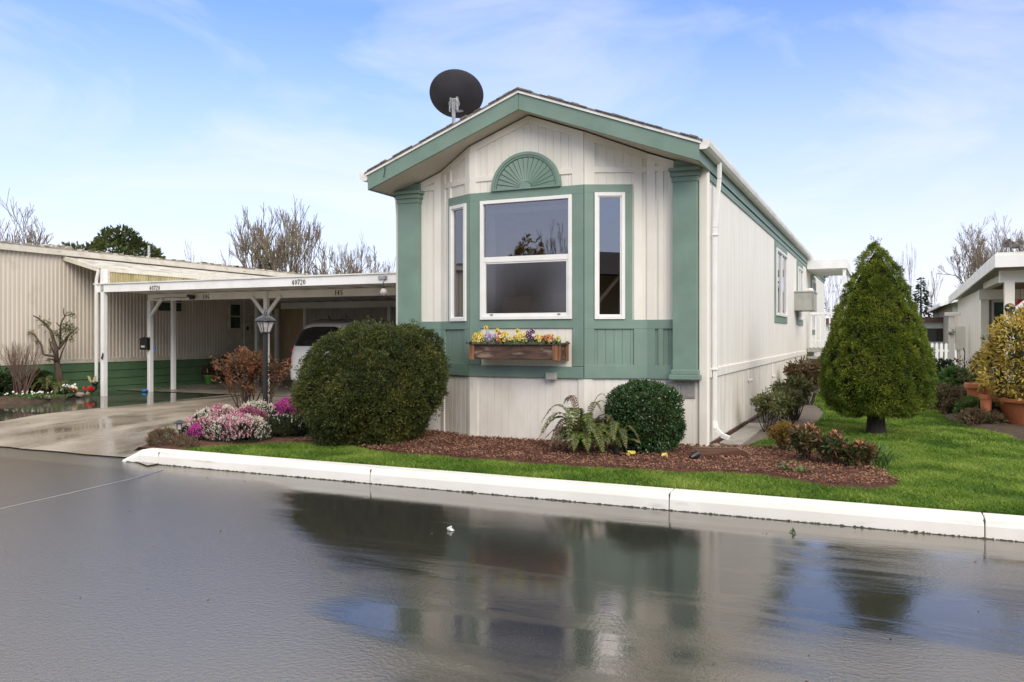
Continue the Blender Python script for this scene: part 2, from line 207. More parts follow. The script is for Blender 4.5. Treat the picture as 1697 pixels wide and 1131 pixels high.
# ---------------------------------------------------------------- mesh helpers
class M:
    def __init__(s): s.v=[]; s.f=[]; s.rmin=0.
    def add(s,vs,fs):
        o=len(s.v); s.v+= [tuple(p) for p in vs]; s.f+=[tuple(i+o for i in f) for f in fs]; return s
    def box(s,x0,x1,y0,y1,z0,z1):
        return s.add([(x0,y0,z0),(x1,y0,z0),(x1,y1,z0),(x0,y1,z0),(x0,y0,z1),(x1,y0,z1),(x1,y1,z1),(x0,y1,z1)],
              [(0,3,2,1),(4,5,6,7),(0,1,5,4),(1,2,6,5),(2,3,7,6),(3,0,4,7)])
    def pan(s,W,u0,u1,z0,z1,d0,d1):
        """box on a wall W=(origin, dir, outward normal): u along the wall, d outward; z may be (left,right)"""
        a,d,n=W; z0l,z0r=z0 if isinstance(z0,tuple) else (z0,z0); z1l,z1r=z1 if isinstance(z1,tuple) else (z1,z1)
        P=lambda u,dd,z:(a[0]+d[0]*u+n[0]*dd,a[1]+d[1]*u+n[1]*dd,z)
        return s.add([P(u0,d0,z0l),P(u1,d0,z0r),P(u1,d1,z0r),P(u0,d1,z0l),P(u0,d0,z1l),P(u1,d0,z1r),P(u1,d1,z1r),P(u0,d1,z1l)],
              [(0,1,2,3),(7,6,5,4),(4,5,1,0),(5,6,2,1),(6,7,3,2),(7,4,0,3)])
    def bar(s,p,q,w,h=None,up=(0,0,1)):
        h=h or w; p=Vector(p);q=Vector(q); d=(q-p).normalized(); upv=Vector(up)
        if abs(d.dot(upv))>.98: upv=Vector((1,0,0)) if abs(d.z)>.9 else Vector((0,0,1))
        x=d.cross(upv).normalized(); y=x.cross(d).normalized()
        vs=[c+x*(a*w/2)+y*(b*h/2) for c in (p,q) for a,b in ((-1,-1),(1,-1),(1,1),(-1,1))]
        return s.add(vs,[(3,2,1,0),(4,5,6,7),(0,1,5,4),(1,2,6,5),(2,3,7,6),(3,0,4,7)])
    def tube(s,pts,rad,n=6,cap=True):
        pts=[Vector(p) for p in pts]; k=len(pts)
        if not hasattr(rad,'__len__'): rad=[rad]*k
        vs=[];fs=[]; ref=Vector((.31,.17,.93))
        for i,p in enumerate(pts):
            d=(pts[min(i+1,k-1)]-pts[max(i-1,0)])
            d=d.normalized() if d.length>1e-9 else Vector((0,0,1))
            x=d.cross(ref); x=x.normalized() if x.length>.05 else d.cross(Vector((1,0,0))).normalized(); y=d.cross(x)
            for j in range(n):
                a=2*PI*j/n; vs.append(p+(x*math.cos(a)+y*math.sin(a))*max(rad[i],s.rmin))
        for i in range(k-1):
            for j in range(n):
                fs.append((i*n+j,i*n+(j+1)%n,(i+1)*n+(j+1)%n,(i+1)*n+j))
        if cap: fs.append(tuple(range(n-1,-1,-1))); fs.append(tuple((k-1)*n+j for j in range(n)))
        return s.add(vs,fs)
    def lathe(s,prof,c=(0,0,0),n=20,mat=None,cap=True):
        vs=[];fs=[]; k=len(prof)
        for r,z in prof:
            for j in range(n):
                a=2*PI*j/n; p=Vector((r*math.cos(a),r*math.sin(a),z)); 
                if mat: p=mat@p
                vs.append(p+Vector(c))
        for i in range(k-1):
            for j in range(n): fs.append((i*n+j,i*n+(j+1)%n,(i+1)*n+(j+1)%n,(i+1)*n+j))
        if cap: fs.append(tuple(range(n-1,-1,-1))); fs.append(tuple((k-1)*n+j for j in range(n)))
        return s.add(vs,fs)
    def prism(s,poly,z0,z1,f=lambda x,y,z:(x,y,z)):
        n=len(poly); vs=[f(x,y,z0) for x,y in poly]+[f(x,y,z1) for x,y in poly]
        return s.add(vs,[tuple(range(n-1,-1,-1)),tuple(range(n,2*n))]+[(i,(i+1)%n,n+(i+1)%n,n+i) for i in range(n)])
    def siding(s,W,u0,u1,z0,z1,pitch=.1,gw=.007,gd=.0055,d=0.,off=.05):
        """vertical grooved boards; z0,z1 numbers or functions of u"""
        fz0=z0 if callable(z0) else (lambda u:z0); fz1=z1 if callable(z1) else (lambda u:z1)
        pr=[(u0,d)]; u=u0+off
        while u<u1-gw:
            pr+=[(u-gw/2,d),(u-gw/2+.001,d-gd),(u+gw/2-.001,d-gd),(u+gw/2,d)]; u+=pitch
        pr.append((u1,d)); return s.strip(W,pr,fz0,fz1)
    def corr(s,W,u0,u1,z0,z1,pitch=.09,dep=.02,d=0.):
        fz0=z0 if callable(z0) else (lambda u:z0); fz1=z1 if callable(z1) else (lambda u:z1)
        pr=[];u=u0
        while u<u1:
            for a,b in ((0,0),(.12,1),(.5,1),(.62,0)):
                if u+a*pitch<=u1: pr.append((u+a*pitch,d+b*dep))
            u+=pitch
        pr.append((u1,d)); return s.strip(W,pr,fz0,fz1)
    def strip(s,W,pr,fz0,fz1):
        a,dr,n=W; vs=[];fs=[]
        for u,dd in pr:
            x=a[0]+dr[0]*u+n[0]*dd; y=a[1]+dr[1]*u+n[1]*dd
            vs+=[(x,y,fz0(u)),(x,y,fz1(u))]
        for i in range(len(pr)-1): fs.append((2*i,2*i+2,2*i+3,2*i+1))
        return s.add(vs,fs)
    def build(s,name,mat,parent=None,smooth=False,bevel=0.,loc=None):
        me=bpy.data.meshes.new(name); off=Vector((0,0,0))
        if parent is not None:
            q=parent
            while q is not None: off+=q.location; q=q.parent
        if loc is not None: off=Vector(loc)
        me.from_pydata([(p[0]-off.x,p[1]-off.y,p[2]-off.z) for p in s.v],[],s.f)
        me.materials.append(MT[mat] if isinstance(mat,str) else mat)
        if smooth: me.polygons.foreach_set('use_smooth',[True]*len(me.polygons))
        me.update(); o=bpy.data.objects.new(name,me); COL.objects.link(o)
        if loc is not None: o.location=loc
        if parent is not None: o.parent=parent
        if bevel>0:
            b=o.modifiers.new('bevel','BEVEL'); b.width=bevel; b.segments=2; b.limit_method='ANGLE'
        return o
def tag(o,label=None,cat=None,group=None,kind=None):
    if label: o['label']=label
    if cat: o['category']=cat
    if group: o['group']=group
    if kind: o['kind']=kind
    return o
def thing(name,label,cat,loc=(0,0,0),group=None):
    o=bpy.data.objects.new(name,None); COL.objects.link(o); o.location=loc; o.empty_display_size=.2
    return tag(o,label,cat,group)
def npmesh(name,V,F,mat,parent=None,rnd=None,loc=None):
    """V (n,3) world coordinates, F (m,k)"""
    me=bpy.data.meshes.new(name); off=np.zeros(3)
    q=parent
    while q is not None: off+=np.array(q.location); q=q.parent
    if loc is not None: off=np.array(loc,float)
    V=V-off; k=F.shape[1]; m=F.shape[0]
    me.vertices.add(len(V)); me.vertices.foreach_set('co',V.astype(np.float32).ravel())
    me.loops.add(m*k); me.loops.foreach_set('vertex_index',F.astype(np.int32).ravel())
    me.polygons.add(m); me.polygons.foreach_set('loop_start',np.arange(0,m*k,k,dtype=np.int32)); me.polygons.foreach_set('loop_total',np.full(m,k,np.int32))
    me.update(calc_edges=True)
    a=me.attributes.new('rnd','FLOAT','FACE'); a.data.foreach_set('value',(RNG.random(m) if rnd is None else rnd).astype(np.float32))
    me.materials.append(MT[mat]); o=bpy.data.objects.new(name,me); COL.objects.link(o)
    if loc is not None: o.location=loc
    if parent is not None: o.parent=parent
    return o
def unit(v): return v/np.maximum(np.linalg.norm(v,axis=-1,keepdims=True),1e-9)
def leafgeo(P,D,Ln,Wd,fold=.15,curl=0.):
    """diamond leaves from bases P along D"""
    n=len(P); Ln=np.broadcast_to(Ln,(n,))[:,None]; Wd=np.broadcast_to(Wd,(n,))[:,None]
    Sd=unit(np.cross(D,unit(RNG.normal(size=(n,3))))); U=np.cross(Sd,D)
    mid=P+D*Ln*.5+U*Ln*curl
    V=np.stack([P,mid+Sd*Wd/2+U*Wd*fold,P+D*Ln,mid-Sd*Wd/2+U*Wd*fold],1).reshape(-1,3)
    F=np.arange(n*4).reshape(n,4); return V,F
def cat(gs):
    o=0;Vs=[];Fs=[]
    for V,F in gs: Vs.append(V);Fs.append(F+o);o+=len(V)
    return np.concatenate(Vs),np.concatenate(Fs)
def dome(p,f,s): return .45-min(1.,mnoise.voronoi(Vector((p[0]*f+s,p[1]*f,p[2]*f)))[0][0])
def prof_sample(prof,n,c,amp=.05,freq=2.5,seed=0.,ax=1.,ay=1.,jit=0.,dm=0.,df=8.):
    """points and normals on a noisy surface of revolution"""
    pr=np.array(prof,float); seg=pr[1:]-pr[:-1]; L=np.hypot(seg[:,0],seg[:,1]); w=L*(pr[1:,1]+pr[:-1,1]+.02); w/=w.sum()
    i=RNG.choice(len(seg),n,p=w); t=RNG.random(n); zz=pr[i,0]+seg[i,0]*t; rr=pr[i,1]+seg[i,1]*t
    th=RNG.random(n)*2*PI; nz=-seg[i,1]/L[i]; nr=seg[i,0]/L[i]
    N=np.stack([nr*np.cos(th),nr*np.sin(th),nz],1)
    Pt=np.stack([rr*np.cos(th)*ax,rr*np.sin(th)*ay,zz],1)
    d=np.array([mnoise.noise(Vector((p[0]*freq+seed,p[1]*freq,p[2]*freq))) for p in Pt])
    Pt=Pt+N*(d*amp*2+RNG.normal(size=n)*jit)[:,None]
    if dm: Pt=Pt+N*(np.array([dome(p,df,seed) for p in Pt])*dm*2)[:,None]
    return Pt+np.array(c),unit(N)
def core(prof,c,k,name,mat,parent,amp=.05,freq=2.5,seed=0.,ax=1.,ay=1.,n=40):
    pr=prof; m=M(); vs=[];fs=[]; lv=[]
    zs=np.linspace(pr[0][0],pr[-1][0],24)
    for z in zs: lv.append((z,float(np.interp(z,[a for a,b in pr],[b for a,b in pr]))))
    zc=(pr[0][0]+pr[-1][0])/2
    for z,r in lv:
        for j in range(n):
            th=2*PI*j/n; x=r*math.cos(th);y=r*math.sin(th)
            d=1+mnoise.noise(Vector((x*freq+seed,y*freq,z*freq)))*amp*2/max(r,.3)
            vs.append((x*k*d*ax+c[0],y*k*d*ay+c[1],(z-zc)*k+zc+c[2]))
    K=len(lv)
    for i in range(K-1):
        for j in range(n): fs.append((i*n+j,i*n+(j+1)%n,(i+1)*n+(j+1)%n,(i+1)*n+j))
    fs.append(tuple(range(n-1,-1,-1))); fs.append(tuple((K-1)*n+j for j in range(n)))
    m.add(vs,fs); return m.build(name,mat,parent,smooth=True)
def clumps(C,Nn,r,per,Ln,Wd,up=.15,out=.8,spread=.9):
    n=len(C)*per; Cc=np.repeat(C,per,0); Nc=np.repeat(Nn,per,0)
    D=unit(Nc*out+unit(RNG.normal(size=(n,3)))*spread+np.array([0,0,up]))
    rr=r*RNG.random(n)[:,None]**.5
    V,F=leafgeo(Cc+D*rr,D,Ln*(.6+.8*RNG.random(n)),Wd*(.7+.6*RNG.random(n)))
    rc=np.repeat(RNG.random(len(C)),per); rnd=np.clip(rc*.5+RNG.random(n)*.5,0,1)
    return V,F,rnd
def polymask(P,poly):
    x=P[:,0];y=P[:,1];ins=np.zeros(len(P),bool);k=len(poly);j=k-1
    for i in range(k):
        xi,yi=poly[i];xj,yj=poly[j]
        c=((yi>y)!=(yj>y))&(x<(xj-xi)*(y-yi)/((yj-yi) if abs(yj-yi)>1e-9 else 1e-9)+xi)
        ins^=c;j=i
    return ins
def limb(m,p,d,ln,r,lev,maxlev,rnd,fork=(2,3),up=.25,spread=.5,shrink=.72,tips=None,n=None,gravity=0.,seg=3,rshrink=.62):
    """recursive branch into M"""
    pts=[Vector(p)];rad=[r]; d=Vector(d).normalized()
    for i in range(seg):
        d=(d+Vector((rnd.gauss(0,.12),rnd.gauss(0,.12),rnd.gauss(0,.08)+up*.12-gravity*.1))).normalized()
        pts.append(pts[-1]+d*ln/seg); rad.append(r*(1-(1-rshrink)*(i+1)/seg))
    m.tube(pts,rad,n or (6 if lev<2 else (4 if lev<3 else 3)),cap=False)
    if lev>=maxlev:
        if tips is not None: tips.append((pts[-1],d))
        return
    for k in range(rnd.randint(*fork)):
        ax=Vector((rnd.gauss(0,1),rnd.gauss(0,1),rnd.gauss(0,.6))); ax=(ax-d*ax.dot(d)).normalized()
        nd=(d+ax*spread*rnd.uniform(.5,1.3)+Vector((0,0,up*rnd.uniform(0,1)))).normalized()
        q=pts[-1] if k<2 else pts[rnd.randint(1,seg)]
        limb(m,q,nd,ln*shrink*rnd.uniform(.75,1.2),rad[-1]*(.95 if k==0 else .75),lev+1,maxlev,rnd,fork,up,spread,shrink,tips,n,gravity,seg,rshrink)
# ---------------------------------------------------------------- ground, road, kerb, drives
def sheet(name,poly,z,mat,kind='structure'):
    m=M(); m.add([(x,y,(z(x,y) if callable(z) else z)) for x,y in poly],[tuple(range(len(poly)))])
    return tag(m.build(name,mat),kind=kind)
sheet('ground',[(-400,-400),(400,-400),(400,400),(-400,400)],-.19,'farground')
sheet('road',[(-120,-12.5),(120,-12.5),(120,-2.55),(-120,-2.55)],-.150,'road')
# lighter concrete pan along the kerb
m=M(); pr=random.Random(3); top=[];bot=[]
for i in range(120):
    x=-6.4+i*.4; top.append((x,-2.78)); bot.append((x,-3.16+pr.uniform(-.012,.012)-.05*math.sin(i*.21)))
m=M()
# seam across the road
m=M(); P0=Vector((-5.03,-3.38,-.15));P1=Vector((-5.12,-9.5,-.15))
pts=[(-5.35,-3.05),(-5.22,-3.5),(-5.10,-4.3),(-5.00,-5.1),(-4.93,-6.2),(-4.9,-8.),(-4.85,-12)]
vs=[]
for i,(x,y) in enumerate(pts): w=.018; vs+=[(x-w,y,-.1485),(x,y,-.1445),(x+w,y,-.1485)]
m.add(vs,[(3*i+a,3*i+a+1,3*i+a+4,3*i+a+3) for i in range(len(pts)-1) for a in (0,1)]); tag(m.build('road_seam','gutterpan'),kind='structure')
# kerb
m=M(); j=M()
cuts=[-6.02,-5.72,-2.81,.22,2.55,5.6,8.6,11.6,14.6,17.6,20.6,40]
sec=[(-2.80,-.16),(-2.795,-.06),(-2.775,-.015),(-2.745,0.),(-2.60,.003),(-2.585,-.02),(-2.585,-.16)]
for a,b in zip(cuts[:-1],cuts[1:]):
    a2=a+.004;b2=b-.004; k=len(sec)
    m.add([(a2,y,z) for y,z in sec]+[(b2,y,z) for y,z in sec],[tuple(range(k)),tuple(range(2*k-1,k-1,-1))]+[(i,k+i,k+i+1,i+1) for i in range(k-1)])
    j.box(b-.0035,b+.0035,-2.785,-2.60,-.16,-.012)
# tapered nose
k=len(sec)
nose=[(-6.30,-2.80,-.155),(-6.29,-2.795,-.13),(-6.27,-2.78,-.12),(-6.25,-2.75,-.115),(-6.12,-2.60,-.06),(-6.12,-2.588,-.08),(-6.12,-2.585,-.16)]
m.add(nose+[(-6.024,y,z) for y,z in sec],[tuple(range(k)),tuple(range(2*k-1,k-1,-1))]+[(i,k+i,k+i+1,i+1) for i in range(k-1)])
kb=tag(m.build('kerb','kerb',bevel=.006),kind='structure')
tag(j.build('kerb_joint','joint'),kind='structure')
m=M(); pr=random.Random(5)
for i in range(1500):      # dirt line at the kerb foot
    x=-6.2+i*.0105+pr.uniform(-.01,.01); w=pr.uniform(.003,.014)
    m.box(x-w,x+w,-2.806-pr.uniform(0,.009),-2.799,-.152,-.1465+max(0,pr.gauss(.001,.004)))
tag(m.build('kerb_dirt','joint'),kind='structure')
# driveways
def dz(x,y): return -.147+.147*min(1,max(0,(y+2.6)/2.2))
def strip_sheet(name,x0f,x1f,y0f,y1,mat,zoff=0.,nx=14,ny=26):
    m=M();vs=[]
    for i in range(nx+1):
        for jj in range(ny+1):
            t=jj/ny; xx=i/nx
            y=(y0f(xx) if callable(y0f) else y0f)*(1-t)+y1*t
            x=x0f(y)*(1-xx)+x1f(y)*xx; vs.append((x,y,dz(x,y)+zoff))
    m.add(vs,[(i*(ny+1)+jj,(i+1)*(ny+1)+jj,(i+1)*(ny+1)+jj+1,i*(ny+1)+jj+1) for i in range(nx) for jj in range(ny)])
    return tag(m.build(name,mat),kind='structure')
rr=random.Random(9); edge=[rr.uniform(-.025,.025) for _ in range(16)]
strip_sheet('driveway',lambda y:-10.95-.09*(y+1.5),lambda y:-5.7,lambda t:-2.62+edge[int(t*14)]-.35*max(0,t-.86)/.14,4.4,'drive',.012)
strip_sheet('neighbour_driveway',lambda y:-13.9-.1*y if y<2 else -14.9,lambda y:-10.955-.09*(y+1.5),-2.62,4.4,'puddle',.008)
sheet('carport_slab',[(-15.1,4.4),(-4.3,4.4),(-4.3,12),(-15.1,12)],.018,'slab')
sheet('driveway_left_end',[(-40,-2.6),(-13.6,-2.6),(-13.6,.2),(-40,.2)],-.10,'drive')
# lawns
sheet('lawn_ground',[(-5.85,-2.6),(40,-2.6),(40,70),(-4.3,70),(-4.3,0),(-5.6,0),(-6.0,-.5),(-6.05,-2.3)],-.012,'lawnbase')
sheet('back_ground',[(-120,4),(-15.1,4),(-15.1,12),(-4.3,12),(-4.3,70),(-4.3,150),(-120,150)],-.02,'farground')
bedA=[(-6.28,-2.58),(-5.60,-2.585),(-5.45,-2.40),(-5.2,-2.0),(-4.9,-1.70),(-4.435,-1.52),(-3.9,-1.55),(-3.5,-1.80),(-2.746,-1.877),(-2.005,-1.874),(-1.313,-1.87),(-.653,-1.902),(-.064,-1.83),(.482,-1.70),(.794,-1.62),(1.043,-1.75),(1.475,-2.0),(1.81,-1.95),(2.004,-1.70),(1.99,-1.4),(1.85,-.95),(1.6,-.45),(1.30,.0),(1.0,.25),(.75,.30),(.42,.25),(.2,.12),(.1,.3),(-4.3,.3),(-4.9,.6),(-6.4,1.6),(-8.6,1.9),(-8.7,.9),(-7.2,-.7),(-6.5,-1.9)]
sideb=[(.42,.9),(.6,1.2),(.8,1.8),(.9,3.0),(.99,4.2),(.97,5.4),(.8,6.6),(.6,7.6),(.5,9.8),(.55,14.),(.02,14.),(.02,.3),(.40,.6)]
rbed=[(3.043,20.),(3.043,14.659),(2.85,9.07),(2.757,5.594),(2.912,4.162),(3.229,3.463),(3.482,2.301),(4.2,1.6),(9,1.6),(9,20)]
def heap(name,poly,mat,zc,ed=.25,step=.09,amp=.02):
    xs=[p[0] for p in poly];ys=[p[1] for p in poly]
    gx=np.arange(min(xs),max(xs)+step,step);gy=np.arange(min(ys),max(ys)+step,step)
    P=np.array([(x,y) for x in gx for y in gy]); inside=polymask(P,poly)
    pa=np.array(poly);pb=np.roll(pa,-1,0)
    d=np.full(len(P),1e9)
    for a,b in zip(pa,pb):
        ab=b-a;t=np.clip(((P-a)@ab)/(ab@ab+1e-9),0,1);d=np.minimum(d,np.linalg.norm(P-(a+t[:,None]*ab),axis=1))
    sd=np.where(inside,d,-d)
    z=np.where(sd>-.02,-.016+zc*np.clip((sd+.02)/ed,0,1)**.6,-.06)
    z=z+np.where(sd>.03,np.array([mnoise.noise(Vector((p[0]*4,p[1]*4,0))) for p in P])*amp,0)
    ny=len(gy); V=np.column_stack([P,z]); F=[]
    for i in range(len(gx)-1):
        for jj in range(ny-1):
            q=(i*ny+jj,(i+1)*ny+jj,(i+1)*ny+jj+1,i*ny+jj+1)
            if max(sd[list(q)])>-.01: F.append(q)
    m=M(); m.add(V.tolist(),F); tag(m.build(name,mat,smooth=True),kind='structure')
heap('mulch_bed',bedA,'mulchbed',.05)
heap('side_gravel_bed',sideb,'gravel',.03)
heap('neighbour_bed',rbed,'soil',.06,step=.15)
lbed=[(-13.55,.3),(-13.45,1.17),(-13.8,2.4),(-14.2,2.95),(-15.1,3.05),(-30,3.05),(-30,.3)]
heap('left_planting_bed',lbed,'soil',.13,step=.15)

def chips(name,poly,n,size,mat,z0,excl=None,zn=.02):
    xs=[p[0] for p in poly];ys=[p[1] for p in poly]
    P=np.column_stack([RNG.uniform(min(xs),max(xs),n*2),RNG.uniform(min(ys),max(ys),n*2)]); P=P[polymask(P,poly)]
    if excl is not None: P=P[~excl(P)]
    P=P[:n]; k=len(P); z=z0+RNG.random(k)*zn; C=np.column_stack([P,z])
    A=unit(RNG.normal(size=(k,3))*np.array([1,1,.45])); B=unit(np.cross(A,RNG.normal(size=(k,3)))); Cc=np.cross(A,B)
    s=size*(.5+RNG.random(k))[:,None]
    V=np.stack([C+A*s,C+B*s*.55,C-A*s,C-B*s*.55,C+Cc*s*.4,C-Cc*s*.4],1).reshape(-1,3)
    b=np.arange(k)[:,None,None]*6; T=np.array([[0,1,4],[1,2,4],[2,3,4],[3,0,4],[1,0,5],[2,1,5],[3,2,5],[0,3,5]])[None]
    F=(b+T).reshape(-1,3)
    return npmesh(name,V,F,mat,rnd=np.repeat(RNG.random(k),8))
frontA=lambda P:((P[:,0]<-4.8)|(P[:,1]>.1)&(P[:,0]<0))
tag(chips('mulch',bedA,36000,.0135,'chip',.034,frontA,zn=.024),kind='stuff')

def grass(name,poly,dens,h,excl,wid=.0045,mat='grass'):
    xs=[p[0] for p in poly];ys=[p[1] for p in poly]; A=(max(xs)-min(xs))*(max(ys)-min(ys)); n=int(A*dens)
    P=np.column_stack([RNG.uniform(min(xs),max(xs),n),RNG.uniform(min(ys),max(ys),n)]); P=P[polymask(P,poly)]
    for e in excl: P=P[~polymask(P,e)]
    k=len(P); nz=np.array([mnoise.noise(Vector((p[0]*2.5,p[1]*2.5,3))) for p in P])
    H=h*(.6+.6*RNG.random(k)+.45*nz); D=unit(np.column_stack([RNG.normal(size=k)*.34,RNG.normal(size=k)*.34,np.ones(k)]))
    th=RNG.random(k)*PI; Sd=np.column_stack([np.cos(th),np.sin(th),np.zeros(k)])*wid*(.6+.8*RNG.random(k))[:,None]
    B=np.column_stack([P,np.full(k,-.014)]); bend=np.column_stack([RNG.normal(size=k)*.012,RNG.normal(size=k)*.012,np.zeros(k)])
    Mi=B+D*H[:,None]*.55; T=B+D*H[:,None]+bend*(1+H/h)[:,None]
    V=np.stack([B-Sd,B+Sd,Mi+Sd*.8,Mi-Sd*.8,T],1).reshape(-1,3)
    b=np.arange(k)[:,None,None]*5; F=(b+np.array([[0,1,2],[0,2,3],[3,2,4]])[None]).reshape(-1,3)
    n2=np.array([mnoise.noise(Vector((p[0]*.9,p[1]*.9,7))) for p in P]); rn=np.clip(RNG.random(k)*.7+nz*.4+n2*.45+.14,0,1)
    return tag(npmesh(name,V,F,mat,rnd=np.repeat(rn,3)),kind='stuff')
near=[(-5.6,-2.585),(8.5,-2.585),(8.5,1.6),(-5.6,1.6)]
far=[(.3,1.6),(3.6,1.6),(3.1,14),(.5,14)]
grass('grass',near,9500,.046,[bedA,sideb,rbed,[(-6,-1.2),(.45,-1.2),(.45,2),(-6,2)],[(3.9,-2.6),(9,-2.6),(9,2),(4.2,2)]])
grass('far_grass',far,4200,.05,[bedA,sideb,rbed],wid=.007)
grass('grass_tuft',[(.36,.42),(.52,.40),(.58,.8),(.44,.82)],7000,.05,[])
m=M(); m.box(.06,.33,.34,.93,-.02,.035); m.box(.06,.33,.94,1.55,-.02,.038); m.box(.06,.33,1.56,2.2,-.02,.035); m.box(.06,.33,2.21,2.9,-.02,.036)
tag(m.build('paver_path','paver',bevel=.008),kind='structure')

# ---------------------------------------------------------------- the green and cream home
H=thing('mobile_home','long narrow cream and sage green gabled home with a bay window facing the road','home',(0,0,0))
SL=.376; PKX=-2.15
def roofz(x): return 4.31-SL*abs(x-PKX)           # top of the rake boards
def sof(x): return roofz(x)-.235
HY=21.
WF=((-4.27,0.),(1,0),(0,-1)); WL=((-3.56,0.),(.8914,-.4533),(-.4533,-.8914)); WC=((-2.97,-.3),(1,0),(0,-1)); WR=((-1.42,-.3),(.9191,.3940),(.3940,-.9191)); WFR=((-.72,0.),(1,0),(0,-1)); WS=((0,0),(0,1),(1,0))
LL=.662; LR=.7616; LC=1.55
def gx(W): return lambda u:sof(W[0][0]+W[1][0]*u)
cw=M()
# siding pieces (upper walls)
cw.siding(WF,0,.71,1.5,gx(WF),off=.47); cw.siding(WFR,0,.72,1.5,gx(WFR),off=.045)
cw.siding(WL,0,LL,3.14,gx(WL),off=.09); cw.siding(WR,0,LR,3.14,gx(WR),off=.07); cw.siding(WC,0,LC,3.14,gx(WC),off=.05)
cw.siding(WL,0,.2,1.5,3.14); cw.siding(WR,.57,LR,1.5,3.14,off=.07)
cw.siding(WC,.15,1.40,.95,1.44,off=.06)
cw.build('front_siding','cream',H)
gw=M()
for pair in (((WF,0,.71),(WL,0,LL)),((WR,0,LR),(WFR,0,.72))):
    gw=M()
    for W,u0,u1 in pair: gw.siding(W,u0,u1,.84,1.51,off=.06)
    gw.build('green_panelling','green',H)
# cream trim boards
t=M()
for W,Lw,skip in ((WF,.71,None),(WL,LL,None),(WC,LC,None),(WR,LR,None),(WFR,.72,None)):
    a=.0; t.pan(W,.0,Lw,3.305,3.375,-.01,.0165)
def vb(W,u0,u1,z0,z1=None,d=.016):
    f=gx(W); t.pan(W,u0,u1,z0,(z1,z1) if z1 else (f(u0),f(u1)),-.01,d)
vb(WF,.60,.71,1.52); vb(WL,0,.10,1.52); vb(WL,.185,.235,3.16); vb(WL,.56,LL,3.16); vb(WC,0,.09,3.16); vb(WC,LC-.15,LC,3.16,d=.018); vb(WR,0,.13,3.16); vb(WR,.60,.70,1.52); vb(WFR,0,.10,1.52); vb(WFR,.14,.20,1.52)
vb(WL,.10,.19,1.52,3.15,.008)
for W,Lw in ((WF,.71),(WL,LL),(WC,LC),(WR,LR),(WFR,.72)):
    f=gx(W)
    if W is WC:
        mu=PKX-WC[0][0]; t.pan(W,0,mu,(f(0)-.09,f(mu)-.09),(f(0),f(mu)),-.01,.019); t.pan(W,mu,Lw,(f(mu)-.09,f(Lw)-.09),(f(mu),f(Lw)),-.01,.019)
    else: t.pan(W,0,Lw,(f(0)-.09,f(Lw)-.09),(f(0),f(Lw)),-.01,.019)
t.pan(WFR,.63,.722,-.02,3.30,-.01,.024)     # corner board right
t.pan(WF,-.002,.07,-.02,3.28,-.01,.024)
t.build('trim_boards','creamtrim',H,bevel=.003)
# green boards
g=M()
g.pan(WL,.189,LL+.0,3.045,3.16,-.01,.022); g.pan(WC,0,LC,3.055,3.16,-.01,.0225); g.pan(WR,0,.583,3.065,3.16,-.01,.022)
g.pan(WL,.189,.24,1.51,3.045,-.01,.022); g.pan(WL,.61,LL,1.51,3.045,-.01,.022)
g.pan(WC,0,.155,.96,3.055,-.01,.0225); g.pan(WC,1.41,LC,.96,3.055,-.01,.0225)
g.pan(WR,0,.12,.96,3.065,-.01,.022); g.pan(WR,.495,.583,1.51,3.065,-.01,.022)
g.pan(WC,.155,1.41,1.425,1.53,-.01,.0225)
for W,La,Lw in ((WF,.2,.71),(WL,0,LL),(WR,0,LR),(WFR,0,.45)):
    g.pan(W,La,Lw,1.415,1.525,-.01,.024); g.pan(W,La,Lw,.815,.975,-.01,.026)
g.pan(WC,0,LC,.815,.955,-.01,.034)
g.pan(WL,0,.11,.975,1.415,-.01,.022); g.pan(WL,.56,LL,.975,1.415,-.01,.022); g.pan(WR,.60,LR,.975,1.415,-.01,.022); g.pan(WFR,0,.10,.975,1.415,-.01,.022); g.pan(WFR,.14,.20,.975,1.415,-.01,.02)
g.pan(WF,.58,.71,.975,1.415,-.01,.022)
g.build('green_trim_boards','green',H,bevel=.003)
# skirting
s=M()
for W,Lw in ((WF,.71),(WL,LL),(WC,LC),(WR,LR),(WFR,.72)): s.siding(W,0,Lw,-.06,.82,d=-.012,off=.04)
for W,u0,u1 in ((WC,0,.10),(WC,LC-.07,LC),(WR,0,.10),(WL,0,.06),(WL,LL-.05,LL),(WR,.61,.74),(WFR,.0,.04)): s.pan(W,u0,u1,-.05,.815,-.03,.006)
s.siding(WS,0,HY,-.06,.84,pitch=.1,d=-.004)
s.build('skirting','skirt',H)
for a,b in ((-.49,-.33),(-.31,-.14)):
    v=M(); v.box(a,b,-.006,.0,.595,.79)
    for i in range(12): v.box(a+.008,b-.008,-.012,-.006,.602+i*.0155,.611+i*.0155)
    v.build('vent','vent',H)
# pilasters
def pilaster(x0,x1):
    p=M(); p.box(x0,x1,-.105,0,.9,3.17)
    o=p.build('pilaster','green',H,bevel=.004)
    c=M(); c.box(x0-.012,x1+.012,-.117,0,3.14,3.20); c.box(x0-.03,x1+.03,-.135,0,3.20,3.245); c.box(x0-.022,x1+.022,-.127,0,3.245,3.262); c.box(x0-.045,x1+.045,-.15,0,3.262,3.305)
    c.build('capital','green',o,bevel=.006)
    c=M(); c.box(x0,x1,-.06,.0,3.305,min(sof(x0),sof(x1))+.10); c.build('neck','green',o)
    c=M(); c.box(x0-.02,x1+.02,-.125,0,.875,.93); c.box(x0-.04,x1+.04,-.145,0,.815,.875); c.build('plinth','green',o,bevel=.008)
pilaster(-.385,-.10); pilaster(-4.19,-3.875)
